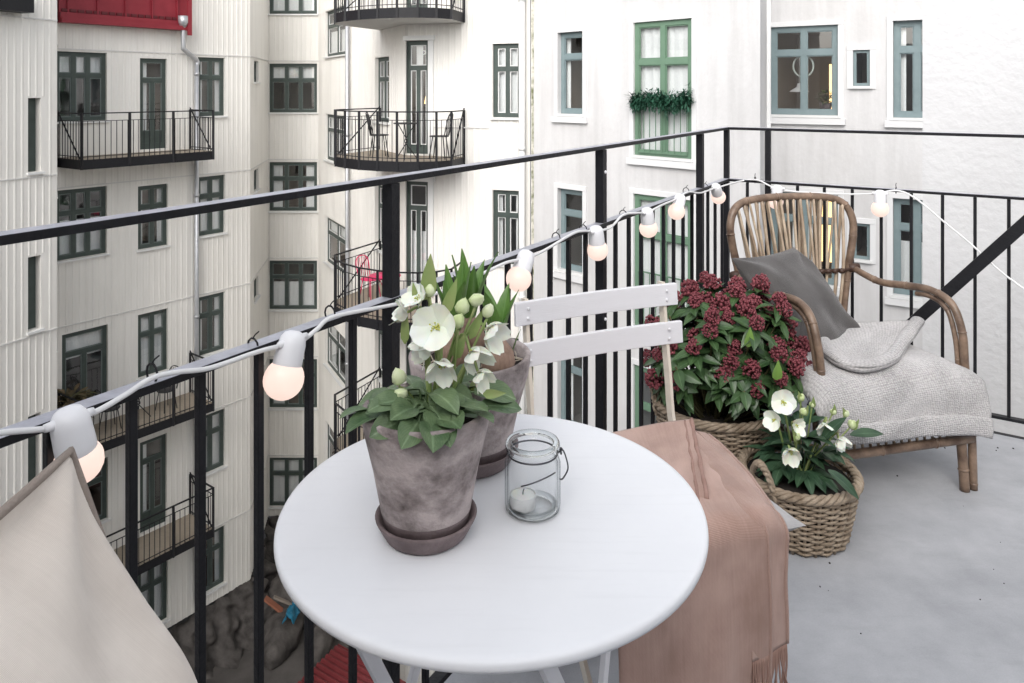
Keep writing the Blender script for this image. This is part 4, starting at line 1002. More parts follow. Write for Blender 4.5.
def wall_mesh(m, F, z0, z1, holes, ribs=0.0, rec=0.13, mi=0):
    us = sorted(set([0.0, F.L] + [min(max(h[i], 0), F.L) for h in holes for i in (0, 1)])); zs = sorted(set([z0, z1] + [h[i] for h in holes for i in (2, 3) if z0 < h[i] < z1]))
    for i in range(len(us)-1):
        for j in range(len(zs)-1):
            um, zm = (us[i]+us[i+1])/2, (zs[j]+zs[j+1])/2
            if any(h[0] < um < h[1] and h[2] < zm < h[3] for h in holes): continue
            m.add([F.pt(us[i], zs[j]), F.pt(us[i+1], zs[j]), F.pt(us[i+1], zs[j+1]), F.pt(us[i], zs[j+1])], [(0, 1, 2, 3)], mi)
    for h in holes:
        a, b, c, d = h[:4]
        for q in (((a, c), (a, d)), ((b, d), (b, c)), ((a, d), (b, d)), ((b, c), (a, c))):
            (ua, za), (ub, zb) = q
            m.add([F.pt(ua, za), F.pt(ub, zb), F.pt(ub, zb, -rec), F.pt(ua, za, -rec)], [(0, 1, 2, 3)], mi)
    if ribs:
        k = 0
        while (k+0.5)*ribs < F.L:
            u = (k+0.5)*ribs; k += 1
            cuts = sorted([(h[2]-0.035, h[3]+0.035) for h in holes if h[0]-0.06 < u < h[1]+0.06]); z = z0
            segs = []
            for a, b in cuts:
                if a > z: segs.append((z, a))
                z = max(z, b)
            if z < z1: segs.append((z, z1))
            for a, b in segs:
                p = [(u-0.026, 0.0), (u-0.013, 0.009), (u+0.013, 0.009), (u+0.026, 0.0)]
                vs = [F.pt(x, a, o) for x, o in p] + [F.pt(x, b, o) for x, o in p]
                m.add(vs, [(0, 1, 5, 4), (1, 2, 6, 5), (2, 3, 7, 6), (4, 5, 6, 7), (3, 2, 1, 0)], mi)
WR = random.Random(77); DARKPUTTY = []
M_putty = mat('grey_green_putty', (0.16, 0.19, 0.18), 0.6)
def window(parent, F, h, cols=2, transom=0.34, frame=None, door=False, rec=0.12, curtain=None, name=None, fw=0.09, room=None, sill=True, putty=True, rd=1.1, kickf=0.2, surround=False):
    u0, u1, z0, z1 = h[:4]; W = u1-u0; H = z1-z0
    m = MB()
    def fr(a, b, c, d, o0=-rec, o1=-rec+0.055, mi=0): fbox(m, F, a, b, c, d, o0, o1, mi)
    e = 0.002
    fr(u0+e, u0+fw, z0+e, z1-e); fr(u1-fw, u1-e, z0+e, z1-e); fr(u0+fw, u1-fw, z1-fw, z1-e); fr(u0+fw, u1-fw, z0+e, z0+fw*(1.0 if not door else 1.6))
    zt = z1 - H*transom if transom else None
    bw = 0.05
    if zt: fr(u0+fw, u1-fw, zt-bw, zt+bw, -rec, -rec+0.06)
    panes = []
    for r_ in ((z0+fw*(1.6 if door else 1), zt-bw), (zt+bw, z1-fw)) if zt else ((z0+fw, z1-fw),):
        nc = cols if (r_[0] < (zt or 99) or not door) else 1
        if door and r_[0] > z0+H*0.4: nc = 1
        for c in range(nc):
            a = u0+fw+(W-2*fw)*c/nc; b = u0+fw+(W-2*fw)*(c+1)/nc
            if c: fr(a-0.045, a+0.045, r_[0], r_[1], -rec, -rec+0.058); 
            a += 0.045 if c else 0; b -= 0.045 if c < nc-1 else 0
            pz0, pz1 = r_
            if door and zt and r_[1] <= zt: 
                kick = z0+H*kickf; fr(a, b, pz0, kick, -rec+0.005, -rec+0.03); pz0 = kick
            if W > 0.3:
                s_ = 0.02
                for q in ((a, a+s_, pz0, pz1), (b-s_, b, pz0, pz1), (a+s_, b-s_, pz0, pz0+s_), (a+s_, b-s_, pz1-s_, pz1)): fr(*q, -rec+0.02, -rec+0.042, 2 if putty else 0)
            panes.append((a, b, pz0, pz1))
    # dark room behind
    ro = -rec-0.002; rb_ = -rec-rd
    for q in ([(u0, z0, ro), (u0, z1, ro), (u0, z1, rb_), (u0, z0, rb_)], [(u1, z1, ro), (u1, z0, ro), (u1, z0, rb_), (u1, z1, rb_)], [(u0, z1, ro), (u1, z1, ro), (u1, z1, rb_), (u0, z1, rb_)],
              [(u1, z0, ro), (u0, z0, ro), (u0, z0, rb_), (u1, z0, rb_)], [(u0, z0, rb_), (u1, z0, rb_), (u1, z1, rb_), (u0, z1, rb_)]):
        m.add([F.pt(*p) for p in q], [(0, 1, 2, 3)], 1)
    o = m.build(name or ('balcony_door' if door else 'window'), [frame or M_dgreen, room or WR.choice(M_rooms[:3]), M_putty if F in DARKPUTTY else M_trim], parent)
    mp = MB()
    for a, b, c, d in panes: mp.add([F.pt(a, c, -rec+0.025), F.pt(b, c, -rec+0.025), F.pt(b, d, -rec+0.025), F.pt(a, d, -rec+0.025)], [(0, 1, 2, 3)])
    mp.build('pane', M_pane, o)
    if curtain is None: curtain = WR.choice(['sides', 'full', 'top', 'full', 'left', 'mid', 'half'])
    if curtain != 'none' and W > 0.35:
        spans = {'sides': [(0.0, 0.24, 0, 1), (0.76, 1.0, 0, 1)], 'top': [(0.0, 1.0, 0.70, 1)], 'full': [(0.0, 1.0, 0, 1)], 'left': [(0.0, 0.35, 0, 1)], 'half': [(0, 1, 0, 0.55)], 'mid': [(0.3, 0.62, 0.0, 1)]}[curtain]
        mc = MB()
        for a, b, c, d in spans:
            ua, ub = u0+0.03+(W-0.06)*a, u0+0.03+(W-0.06)*b; za, zb = z0+0.03+(H-0.06)*c, z0+0.03+(H-0.06)*d; ph = WR.uniform(0, 6)
            def fn(u, v, ua=ua, ub=ub, za=za, zb=zb, ph=ph):
                uu = ua+(ub-ua)*u; return F.pt(uu, za+(zb-za)*v, -rec-0.045+0.009*math.sin(uu*38+ph)+0.005*math.sin(uu*71+ph*2))
            mc.grid(fn, max(6, int((ub-ua)*36)), 3)
        mc.build('curtain', M_cur, o)
    if sill and not door:
        ms = MB(); fbox(ms, F, u0-0.04, u1+0.04, z0-0.045, z0-0.003, -0.02, 0.06); ms.build('sill', M_trim, o)
    if surround:
        a, b, c, d = u0, u1, z0, z1; ms = MB()
        fbox(ms, F, a-0.09, b+0.09, d+0.002, d+0.09, -0.01, 0.025); fbox(ms, F, a-0.09, a-0.002, c-0.05, d, -0.01, 0.02); fbox(ms, F, b+0.002, b+0.09, c-0.05, d, -0.01, 0.02)
        if d-c > 0.8: fbox(ms, F, a-0.12, b+0.12, c-0.16, c-0.052, -0.01, 0.07)
        ms.build('surround', M_plaster, o)
    return o
M_plaster = mat('white_plaster_trim', (0.70, 0.70, 0.70), 0.7)
def downpipe(parent, F, px, z0, z1, r=0.055, off=0.1, material=None):
    u = F.u(px); m = MB(); p = F.pt(u, 0, off); m.tube([p+Vector((0, 0, z0)), p+Vector((0, 0, z1))], r, 10)
    z = z0+1
    while z < z1:
        m.tube([p+Vector((0, 0, z)), p+Vector((0, 0, z+0.08))], r*1.15, 10); m.bar(F.pt(u, z+0.04, 0), F.pt(u, z+0.04, off), 0.03, 0.03); z += 2.95
    return m.build('downpipe', material or M_zinc, parent)
def rail_path(path, step):
    out = []; acc = 0
    for a, b in zip(path[:-1], path[1:]):
        L = (b-a).length; n = max(1, round(L/step))
        for i in range(n): out.append(a+(b-a)*(i/n))
    out.append(path[-1]); return out
def balcony(parent, path, zt, th=0.2, hr=0.95, rods=True):
    path = [Vector((p[0], p[1], 0)) for p in path]; poly = [(p.x, p.y) for p in path]
    area = sum(poly[i][0]*poly[(i+1) % len(poly)][1]-poly[(i+1) % len(poly)][0]*poly[i][1] for i in range(len(poly)))
    m = MB(); m.prism(poly if area > 0 else poly[::-1], zt-th, zt)
    m.mi[0] = 1; m.mi[1] = 2
    slab = m.build('balcony', [M_black, mat('pale_soffit_boards', (0.55, 0.54, 0.52), 0.8), M_wood], parent)
    m = MB(); up = Vector((0, 0, 1))
    for a, b in zip(path[:-1], path[1:]):
        d = (b-a).normalized()
        for zz, w in ((hr, 0.035), (hr-0.16, 0.018), (0.06, 0.02)): m.bar(a+up*(zt+zz)-d*0.01, b+up*(zt+zz)+d*0.01, w, w*0.7)
    for p in rail_path(path, 0.115)[1:-1]: m.bar(p+up*zt, p+up*(zt+hr-0.16), 0.012, 0.012, up=(0, 1, 0))
    for p in rail_path(path, 1.1)[0:]: m.bar(p+up*(zt-th), p+up*(zt+hr+0.01), 0.045, 0.04, up=(0, 1, 0))
    m.build('railing', M_black, slab)
    if rods:
        for w, e in ((path[0], path[1]), (path[-1], path[-2])):
            m = MB(); m.bar(w+up*(zt+1.0), e*0.92+w*0.08+up*(zt+0.02), 0.025, 0.016); m.build('stay_rod', M_black, slab)
    return slab
def seam(m, F, zs, u0=0, u1=None, mi=1):
    for z in zs: fbox(m, F, u0, F.L if u1 is None else u1, z-0.012, z+0.03, 0.0, 0.024, mi)

# ---- left wing: pale corrugated house
Z0 = CAMZ-12.75; ZTOP = CAMZ+4.2
FL0 = Facet((-10.62, 9.6), (-8.74, 14.3)); FLr = Facet((-8.74, 14.3), (-9.62, 15.72)); FM = Facet((-9.62, 15.72), (-6.82, 19.4)); FN = Facet((-6.82, 19.4), (-7.30, 22.3)); FP = Facet((-7.30, 22.3), (-5.80, 22.3))
FQ = Facet((-5.80, 22.3), (-2.25, 15.7)); FR = Facet((-2.25, 15.7), (0.36, 14.8))
FS = Facet((0.37, 14.72), (3.73, 11.2)); FSr = Facet((3.73, 11.2), (4.62, 13.5)); FT = Facet((4.62, 13.5), (8.6, 11.02))
DARKPUTTY += [FL0, FM, FN, FP]
def ctr(F): return F.pt(F.L/2, ZGROUND)
LB = thing('apartment_building', 'pale corrugated apartment house at left with stacked black balconies and red roof edge', 'building', (0, 0, 0), 0)
def add_windows(B, F, specs):
    holes = []; todo = []
    for sp in specs:
        x0, x1, yt, yb = sp['r']; h = F.rect(x0, x1, yt, yb)
        for n in sp['fl']:
            hh = [h[0], h[1], h[2]-ST*n, h[3]-ST*n]; holes.append(hh); todo.append((hh, sp.get('kw', {}), n))
    for hh, kw, n in todo:
        kw = dict(kw); c = kw.pop('curtains', None)
        if c: kw['curtain'] = c[n % len(c)]
        window(B, F, hh, **kw)
    return holes
hM = add_windows(LB, FM, [dict(r=(55.5, 107, 52, 121), fl=[0, 1], kw=dict(cols=3, curtains=['top', 'half'])),
                          dict(r=(62, 108, 58, 148), fl=[2], kw=dict(cols=2, transom=0.24, door=True)), dict(r=(62, 108, 58, 121), fl=[3, 4], kw=dict(cols=2)),
                          dict(r=(140, 167, 58.5, 149), fl=[0, 3], kw=dict(cols=2, transom=0.24, door=True, curtains=['left'])), dict(r=(138, 168, 58.5, 121), fl=[1, 2, 4], kw=dict(cols=2, curtains=['full', 'sides', 'full', 'none'])),
                          dict(r=(198, 225, 57.5, 116), fl=[0, 1, 2, 3, 4], kw=dict(cols=2))])
hL0 = add_windows(LB, FL0, [dict(r=(28, 41, 98, 172), fl=[0, 1, 2], kw=dict(cols=2, rec=0.2))])
hN = add_windows(LB, FN, [dict(r=(254, 258.5, 61, 82), fl=[0, 1, 2, 3], kw=dict(cols=1, transom=0, curtain='none', fw=0.05))])
hP = add_windows(LB, FP, [dict(r=(269, 317, 63.5, 112.5), fl=[-1, 0, 1, 2, 3, 4], kw=dict(cols=3))])
wm = MB(); heads = [CAMZ+0.87-ST*n for n in range(-1, 5)]
hru = 1.42+CAMZ
for F, h in ((FL0, hL0), (FLr, []), (FM, hM), (FN, hN), (FP, hP)):
    wall_mesh(wm, F, Z0, ZTOP, h, ribs=0.135, rec=0.21 if F is FL0 else 0.13)
    zs = heads if F is not FL0 else [CAMZ-1.62-ST*n for n in range(-2, 4)]
    for z in zs:
        segs = [(0, F.L)]
        for q in h:
            if q[2]-0.05 < z < q[3]+0.02:
                ns = []
                for a, b in segs:
                    if q[0] > a: ns.append((a, min(b, q[0])))
                    if q[1] < b: ns.append((max(a, q[1]), b))
                segs = [s_ for s_ in ns if s_[1]-s_[0] > 0.03]
        for a, b in segs: fbox(wm, F, a, b, z-0.010, z+0.016, -0.01, 0.021, 1)
wm.build('wall', [M_corr, strip_mat('sheet_seam_flashing', (0.60, 0.59, 0.57), (0.68, 0.67, 0.65), 0.05)], LB)
def back_mass(B, pts, depth_dir, z0, z1, name='roof', material=None):
    """roof deck and rear walls that close the house behind its facades"""
    m = MB(); P = [(p.x, p.y) for p in pts]; e0 = pts[0]+Vector(depth_dir[0]); e1 = pts[-1]+Vector(depth_dir[1])
    poly = P + [(e1.x, e1.y), (e0.x, e0.y)]
    m.add([(x, y, z1) for x, y in poly], [tuple(range(len(poly)))])
    for a, b in ((poly[-3], poly[-2]), (poly[-2], poly[-1]), (poly[-1], poly[0])):
        m.add([(a[0], a[1], z0), (b[0], b[1], z0), (b[0], b[1], z1), (a[0], a[1], z1)], [(0, 1, 2, 3)])
    m.build(name, material or M_zinc, B)
back_mass(LB, [FL0.p0, FL0.p1, FLr.p1, FM.p1, FN.p1, FP.p1], ((-6, 2, 0), (0, 6, 0)), Z0, ZTOP)
downpipe(LB, FM, 194.5, Z0+0.3, CAMZ+0.62)
m = MB(); u = FM.u(194.5); u2 = FM.u(178)
m.tube(smooth_path([FM.pt(u, CAMZ+0.60, 0.1), FM.pt(u, CAMZ+0.72, 0.1), FM.pt(u2+0.05, CAMZ+0.95, 0.22), FM.pt(u2, CAMZ+1.05, 0.24), FM.pt(u2, CAMZ+1.60, 0.24)], 4), 0.055, 10)
m.lathe([(0.055, 0), (0.12, 0.14), (0.12, 0.30), (0.0, 0.30)], 12, c=FM.pt(u2, CAMZ+1.46, 0.24)); m.build('rain_hopper', M_zinc, LB)
m = MB(); ur = FM.u(184.5)
fbox(m, FM, 0.003, ur, hru, hru+0.10, 0.025, 0.30); fbox(m, FM, 0.003, ur, hru+0.10, hru+0.22, 0.025, 0.22); fbox(m, FM, 0.003, ur, hru+0.22, ZTOP-0.02, 0.025, 0.14)
k = 0
while 0.15+k*0.6 < ur-0.1: fbox(m, FM, 0.15+k*0.6, 0.18+k*0.6, hru+0.22, ZTOP-0.03, 0.14, 0.18); k += 1
fbox(m, FM, ur-0.10, ur, hru-0.12, ZTOP-0.02, 0.3, 0.34)
k = 0
while 0.05+k*0.16 < ur-0.15: fbox(m, FM, 0.05+k*0.16, 0.17+k*0.16, hru+0.235, hru+0.30, 0.14, 0.17, 1); k += 1
m.build('red_roof_edge', [M_red, mat('dark_red_vent', (0.10, 0.01, 0.014), 0.6)], LB)
m = MB(); ue = FL0.u(21); fbox(m, FL0, 0.0, ue, CAMZ+1.40, CAMZ+1.75, 0.02, 0.35); m.build('eave', M_black, LB)
m = MB()
def rock(F, u0, u1, zt, zb, seed):
    n = max(4, int((u1-u0)*5))
    def fn(u, v):
        uu = u0+(u1-u0)*u; z = zt+(zb-zt)*v
        return F.pt(uu, z, 0.06+0.55*v*v+0.75*min(1, v*3)*abs(nz((uu*1.5, z*1.7, seed)))+0.22*nz((uu*4, z*4, seed)))
    m.grid(fn, n*3, 30)
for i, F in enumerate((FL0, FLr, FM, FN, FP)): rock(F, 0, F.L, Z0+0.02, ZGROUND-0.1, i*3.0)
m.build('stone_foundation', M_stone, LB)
nrm = FM.n
W0, W1 = FM.pt(0.02, 0), FM.pt(FM.u(190), 0)
for n in (0, 2, 3): balcony(LB, [W0, W0+nrm*1.02+FM.d*0.06, W1+nrm*1.02, W1], CAMZ-1.43-ST*n+(0 if n == 0 else 0.0))
LB_balc_z = CAMZ-1.43

# ---- right wing, corrugated
RB = thing('apartment_building', 'cream corrugated apartment corner with curved balconies between the recess and the white stucco', 'building', (0, 0, 0), 0)
hQ = add_windows(RB, FQ, [dict(r=(325.5, 347, 8, 55.5), fl=[0, 1, 2, 3, 4], kw=dict(cols=2)), dict(r=(375, 389, 57, 122), fl=[-1, 0, 1, 2, 3], kw=dict(cols=2, rec=0.14))])
hR = add_windows(RB, FR, [dict(r=(405, 428.5, 40.5, 154), fl=[-1, 0, 1, 2], kw=dict(cols=2, transom=0.24, door=True, rec=0.14, kickf=0.08)), dict(r=(492.5, 521, 43.5, 117.5), fl=[-1, 0, 1, 2, 3], kw=dict(cols=2))])
wm = MB()
for F, h in ((FQ, hQ), (FR, hR)):
    wall_mesh(wm, F, ZGROUND-0.1, ZTOP+0.4, h, ribs=0.135, rec=0.15)
m_seam = MATS['sheet_seam_flashing']
for z in [CAMZ-0.78-ST*n for n in range(-1, 4)]:
    ua = FR.u(430); ub = FR.u(490); fbox(wm, FR, FR.u(433), FR.u(489), z, z+0.02, -0.01, 0.021, 1)
wm.build('wall', [M_corr, m_seam], RB)
# pale timber surround of the balcony doors
for n in (-1, 0, 1, 2):
    h = FR.rect(405, 428.5, 40.5, 154); m = MB()
    a, b, c, d = h[0], h[1], h[2]-ST*n, h[3]-ST*n
    fbox(m, FR, a-0.02, b+0.16, d+0.003, d+0.10, -0.01, 0.06); fbox(m, FR, b+0.003, b+0.12, c, d, -0.01, 0.04); m.build('door_surround', M_trim, RB)
back_mass(RB, [FQ.p0, FQ.p1, FR.p1], ((1.5, 4, 0), (2, 5, 0)), ZGROUND, ZTOP+0.4)
downpipe(RB, FQ, 351, ZGROUND, ZTOP, r=0.05); downpipe(RB, FR, 523.5, ZGROUND, ZTOP, r=0.065, material=M_trim)
cpath = [(-3.045, 17.2), (-3.74, 15.75), (-3.62, 15.3), (-3.35, 14.95), (-3.0, 14.62), (-2.6, 14.4), (-2.2, 14.25), (-1.8, 14.22), (-1.45, 14.30), (-1.18, 14.52), (-0.98, 15.262)]
for n in (-1, 0, 1, 2): balcony(RB, cpath, CAMZ-1.37-ST*n+(0 if n < 1 else -0.12))

# ---- white stucco house
SB = thing('apartment_building', 'white stucco apartment house with a leaf green balcony door and blue grey windows', 'building', (0, 0, 0), 0)
bl = dict(frame=M_bluegrey, putty=False, surround=True)
hS = add_windows(SB, FS, [dict(r=(558, 583, 32, 114), fl=[-1, 0, 1, 2, 3], kw=dict(cols=1, curtains=['sides', 'none', 'left', 'top', 'none'], transom=0.3, rec=0.14, **bl)),
                          dict(r=(634, 692, 20.5, 157), fl=[-1, 0, 1, 2, 3], kw=dict(frame=M_lgreen, cols=2, transom=0.3, rec=0.08, curtains=['full', 'full', 'none', 'sides', 'sides'], putty=False, surround=True, fw=0.085, room=M_rooms[3]))])
hT = add_windows(SB, FT, [dict(r=(770.5, 838, 26, 115), fl=[0], kw=dict(cols=2, transom=0.30, curtain='none', rec=0.10, room=M_rooms[1], rd=2.2, **bl)), dict(r=(770.5, 838, 26, 115), fl=[-1, 1, 2, 3], kw=dict(cols=2, transom=0.30, rec=0.10, **bl)),
                          dict(r=(853, 870, 50, 86), fl=[-1, 0, 1, 2, 3], kw=dict(cols=1, transom=0, rec=0.08, fw=0.05, curtain='none', **bl)),
                          dict(r=(893, 941, 20, 118), fl=[-1, 0, 1, 2, 3], kw=dict(cols=2, transom=0.30, rec=0.14, curtains=['sides', 'half', 'sides', 'top', 'sides'], **bl))])
wm = MB()
for F, h in ((FS, hS), (FSr, []), (FT, hT)): wall_mesh(wm, F, ZGROUND-0.1, ZTOP+0.8, h, rec=0.15)
wm.build('wall', M_stucco, SB)
back_mass(SB, [FS.p0, FS.p1, FSr.p1, FT.p1], ((2, 5, 0), (2, 5, 0)), ZGROUND, ZTOP+0.8)
downpipe(SB, FT, 769, ZGROUND, ZTOP, r=0.05, off=0.07, material=M_trim)
# juliet bars low on the green doors
for n in (-1, 0, 1, 2):
    h = hS[5+n+1] if False else FS.rect(634, 692, 20.5, 157); a, b, c = h[0]+0.09, h[1]-0.09, h[2]-ST*n
    m = MB(); fbox(m, FS, a, b, c+0.95, c+0.975, 0.0, 0.02); fbox(m, FS, a, b, c+0.05, c+0.07, 0.0, 0.02)
    for i in range(9): q = a+(b-a)*i/8; fbox(m, FS, q-0.006, q+0.006, c+0.07, c+0.95, 0.003, 0.015)
    m.build('window_guard', M_lgreen, SB)
# weathered edge strip between the houses
m = MB(); m.grid(lambda u, v: FS.pt(0.02+0.07*u+0.012*nz((v*40, 0, 0)), ZGROUND+(ZTOP-ZGROUND)*v, 0.004), 2, 120, smooth=False); m.build('weathered_edge', mat('mossy_weathered_render', (0.16, 0.17, 0.09), 0.9, col2=(0.66, 0.63, 0.55), noise_scale=6, detail=9, mid=0.48, wid=0.12), SB)
# lit room of the window above the armchair
h = FT.rect(818, 829, 62, 113); m = MB(); fbox(m, FT, h[0]-0.02, h[1]+0.10, h[2], h[3], -1.35, -1.30); m.build('lit_doorway', mat('warm_lit_doorway', (0.9, 0.7, 0.4), 0.6, emit=(1.0, 0.62, 0.25), estr=1.4), SB)
h = FT.rect(812, 836, 190, 214); m = MB(); fbox(m, FT, h[0], h[1], h[2]-1.0, h[3]-0.0, -0.85, -0.80); m.build('lit_doorway', MATS['warm_lit_doorway'], SB)
# little things in the windows
pd = thing('pendant_lamp', 'small white pendant lamp hanging inside the blue grey window', 'lamp', FT.pt(FT.u(793), 0, -0.55))
zl = FT.z(793, 92); m = MB(); m.lathe([(0.17, 0), (0.16, 0.02), (0.05, 0.09), (0.03, 0.16), (0, 0.16)], 20, c=(0, 0, zl)); m.build('lamp_shade', M_trim, pd)
m = MB(); m.tube([(0, 0, zl+0.15), (0, 0, FT.z(793, 30))], 0.006, 6); m.build('cord', M_trim, pd)
m = MB(); c = FT.pt(FT.u(801.5), FT.z(801.5, 66), -0.16); m.tube([c+FT.d*(0.17*math.cos(a))+Vector((0, 0, 0.19*math.sin(a))) for a in [i*2*PI/28 for i in range(28)]], 0.018, 6, closed=True)
tag(m.build('window_wreath', mat('pale_wreath', (0.42, 0.46, 0.42), 0.9, bump=0.6), None), 'pale ring wreath hanging inside the upper blue grey window', 'wreath')
def small_plant(name, label, c, h, w, seed, mt, pot=True, n=60):
    rg = random.Random(seed); t = thing(name, label, 'plant', c); f = MB()
    for i in range(n):
        a = rg.uniform(0, 2*PI); e = rg.uniform(-0.1, 1.0); b = Vector((math.cos(a)*w*rg.uniform(0, .4), math.sin(a)*w*rg.uniform(0, .4), h*rg.uniform(0.3, 0.8)))
        leaf(f, b, (math.cos(a), math.sin(a), e), (0, 0, 1), w*rg.uniform(0.35, 0.7), w*0.16, bend=0.5, nl=4)
    f.build('foliage', mt, t)
    m = MB(); m.lathe([(0, 0), (w*0.3, 0), (w*0.42, h*0.38), (w*0.36, h*0.38), (0, h*0.34)], 16); m.build('pot', M_clay2, t)
    return t
small_plant('window_plant', 'small dark plant standing inside the blue grey window', FT.pt(FT.u(823), FT.z(823, 112), -0.28), 0.42, 0.26, 4, M_sleaf)
# fir garland on the green door
gm = MB(); rg = random.Random(8); h = FS.rect(635, 692, 94, 108)
for i in range(1700):
    u = rg.uniform(h[0]-0.02, h[1]+0.02); z = (h[2]+h[3])/2 + rg.gauss(0, 0.07) + 0.03*math.sin(u*9); d = Vector((rg.uniform(-1, 1), rg.uniform(-1, 0.3), rg.uniform(-1, .8)))
    leaf(gm, FS.pt(u, z, 0.09+rg.uniform(-0.05, 0.05)), d, (0, 0, 1), rg.uniform(0.07, 0.13), 0.03, bend=0.2, nl=3)
tag(gm.build('fir_garland', mat('dark_fir_green', (0.012, 0.06, 0.035), 0.6, col2=(0.03, 0.11, 0.065), noise_scale=20)), 'dark green fir garland draped across the leaf green balcony door', 'garland')
# paper stars in windows
def star(F, px, py, r, off, label):
    m = MB(); c = F.pt(F.u(px), F.z(px, py), off); vs = [c+F.n*0.03]
    for i in range(12):
        a = PI*i/6; rr = r if i % 2 == 0 else r*0.42; vs.append(c+F.d*(rr*math.sin(a))+Vector((0, 0, rr*math.cos(a))))
    vs.append(c-F.n*0.03)
    m.add(vs, [(0, 1+i, 1+(i+1) % 12) for i in range(12)] + [(13, 1+(i+1) % 12, 1+i) for i in range(12)])
    tag(m.build('paper_star', MATS['white_wax'], None), label, 'star')
def window_lamp(label, F, px, py, off, r=0.09):
    c = F.pt(F.u(px), F.z(px, py), off); t = thing('table_lamp', label, 'lamp', c); m = MB(); m.lathe([(r, 0), (r*0.7, r*1.5), (0, r*1.5)], 16)
    m.build('lamp_shade', mat('warm_lit_shade', (0.8, 0.6, 0.35), 0.6, emit=(1.0, 0.60, 0.25), estr=1.3), t)
    m = MB(); m.lathe([(0, -r*2.2), (r*0.6, -r*2.2), (r*0.2, -r*1.8), (r*0.15, 0), (0, 0)], 12); m.build('base', M_clay2, t)
window_lamp('warm lit table lamp behind the upper left balcony door', FM, 147, 108, -0.35)
window_lamp('warm lit table lamp behind the upper curved balcony door', FR, 421, 104, -0.40, 0.11)
window_lamp('warm lit table lamp behind the tall narrow stucco window', FS, 577, 104, -0.35)
star(FP, 293, 74, 0.20, -0.16, 'white paper star hanging in the recessed three part window')
star(FR, 423, 52, 0.11, -0.19, 'white paper star in the top pane of the curved balcony door')

# ---- own house wall beside the balcony (near, rough render)
OW = thing('house_wall', 'near rough white rendered house wall right of the balcony', 'building', (0, 0, 0), 0)
WE = Vector((2.215, 4.02, 0)); fo = Facet(WE, WE+Vector((0.848, -0.53, 0))*7)
m = MB(); fbox(m, fo, 0, fo.L, ZGROUND-0.1, CAMZ+4.0, -0.6, 0.0)
m.build('wall', M_rough, OW)
# the house behind the balcony, which the slab is built out from
fb = Facet(C0-LD*4.66+RD*4.3, C0-LD*4.66-RD*9); fside = Facet(WE+RD*3.2, C0-LD*4.66+RD*4.26)
m = MB(); fbox(m, fb, 0.02, fb.L, ZGROUND-0.1, CAMZ+1.6, -0.6, 0.0); m.build('wall', M_rough, OW)
m = MB(); fbox(m, fside, 0.02, fside.L-0.02, ZGROUND-0.1, CAMZ+1.6, -0.6, 0.0); m.build('wall', M_rough, OW)

# ---- balcony furniture far off
M_iron = mat('dark_wire_metal', (0.02, 0.02, 0.022), 0.5); M_pink = mat('pink_lacquer', (0.62, 0.03, 0.12), 0.45)
def cafe_chair(label, loc_, rz, mt, group):
    t = thing('cafe_chair', label, 'chair', loc_, rz, group)
    m = MB(); m.lathe([(0, 0.44), (0.19, 0.44), (0.2, 0.45), (0.19, 0.462), (0, 0.462)], 20); m.build('seat', mt, t)
    m = MB(); m.tube(smooth_path([(-.17, .15, .46), (-.19, .22, .78), (-.1, .25, .9), (0.1, .25, .9), (.19, .22, .78), (.17, .15, .46)], 5), 0.012, 6)
    for i in range(5): x = -0.12+0.06*i; m.tube([(x, .17, .46), (x*1.1, .24, .88)], 0.006, 5)
    m.build('backrest', mt, t)
    for a in (45, 135, 225, 315):
        m = MB(); c, s_ = math.cos(R(a)), math.sin(R(a)); m.tube([(c*.15, s_*.15, .445), (c*.23, s_*.23, 0)], 0.011, 6); m.build('leg', mt, t)
    return t
def cafe_table(label, loc_, mt, r=0.3):
    t = thing('cafe_table', label, 'table', loc_)
    m = MB(); m.lathe([(0, .70), (r-.005, .70), (r, .71), (r-.005, .722), (0, .722)], 28); m.build('tabletop', mt, t)
    for a in (30, 150, 270):
        m = MB(); c, s_ = math.cos(R(a)), math.sin(R(a)); m.tube([(c*.2, s_*.2, .70), (-c*.04, -s_*.04, .36), (c*.24, s_*.24, 0)], 0.011, 6); m.build('leg', mt, t)
    return t
def bz(n): return CAMZ-1.37-ST*n+(0 if n < 1 else -0.12)
gA = 'chairs on the far balconies'
zb = bz(0); cafe_chair('dark wire chair at the left end of the upper curved balcony', (-2.72, 15.25, zb), R(110), M_iron, gA); cafe_chair('dark wire chair at the right end of the upper curved balcony', (-1.45, 14.85, zb), R(-100), M_iron, gA)
cafe_table('small dark wire table between the chairs of the upper curved balcony', (-2.1, 14.75, zb), M_iron, 0.25)
zb = bz(1); cafe_table('pink lacquered cafe table on the middle curved balcony', (-2.55, 14.95, zb), M_pink, 0.32); cafe_chair('pink lacquered cafe chair on the middle curved balcony', (-3.0, 15.75, zb), R(60), M_pink, gA)
zb = LB_balc_z-2*ST; a = (W0+W1)/2+nrm*0.5
cafe_table('dark round cafe table on the mossy lower left balcony', (a.x, a.y, zb), M_iron, 0.28)
q = a-FM.d*0.62; cafe_chair('dark cafe chair left of the round table on the lower left balcony', (q.x, q.y, zb), R(140), M_iron, gA)
q = a+FM.d*0.62; cafe_chair('dark cafe chair right of the round table on the lower left balcony', (q.x, q.y, zb), R(-30), M_iron, gA)
q = W0+nrm*0.25+FM.d*0.15; small_plant('balcony_plant', 'bushy brown green plant at the left end of the lower balcony', (q.x, q.y, zb+0.0), 1.15, 0.6, 6, mat('brown_green_leaf', (0.05, 0.075, 0.03), 0.7, col2=(0.17, 0.10, 0.06), noise_scale=5), n=160)
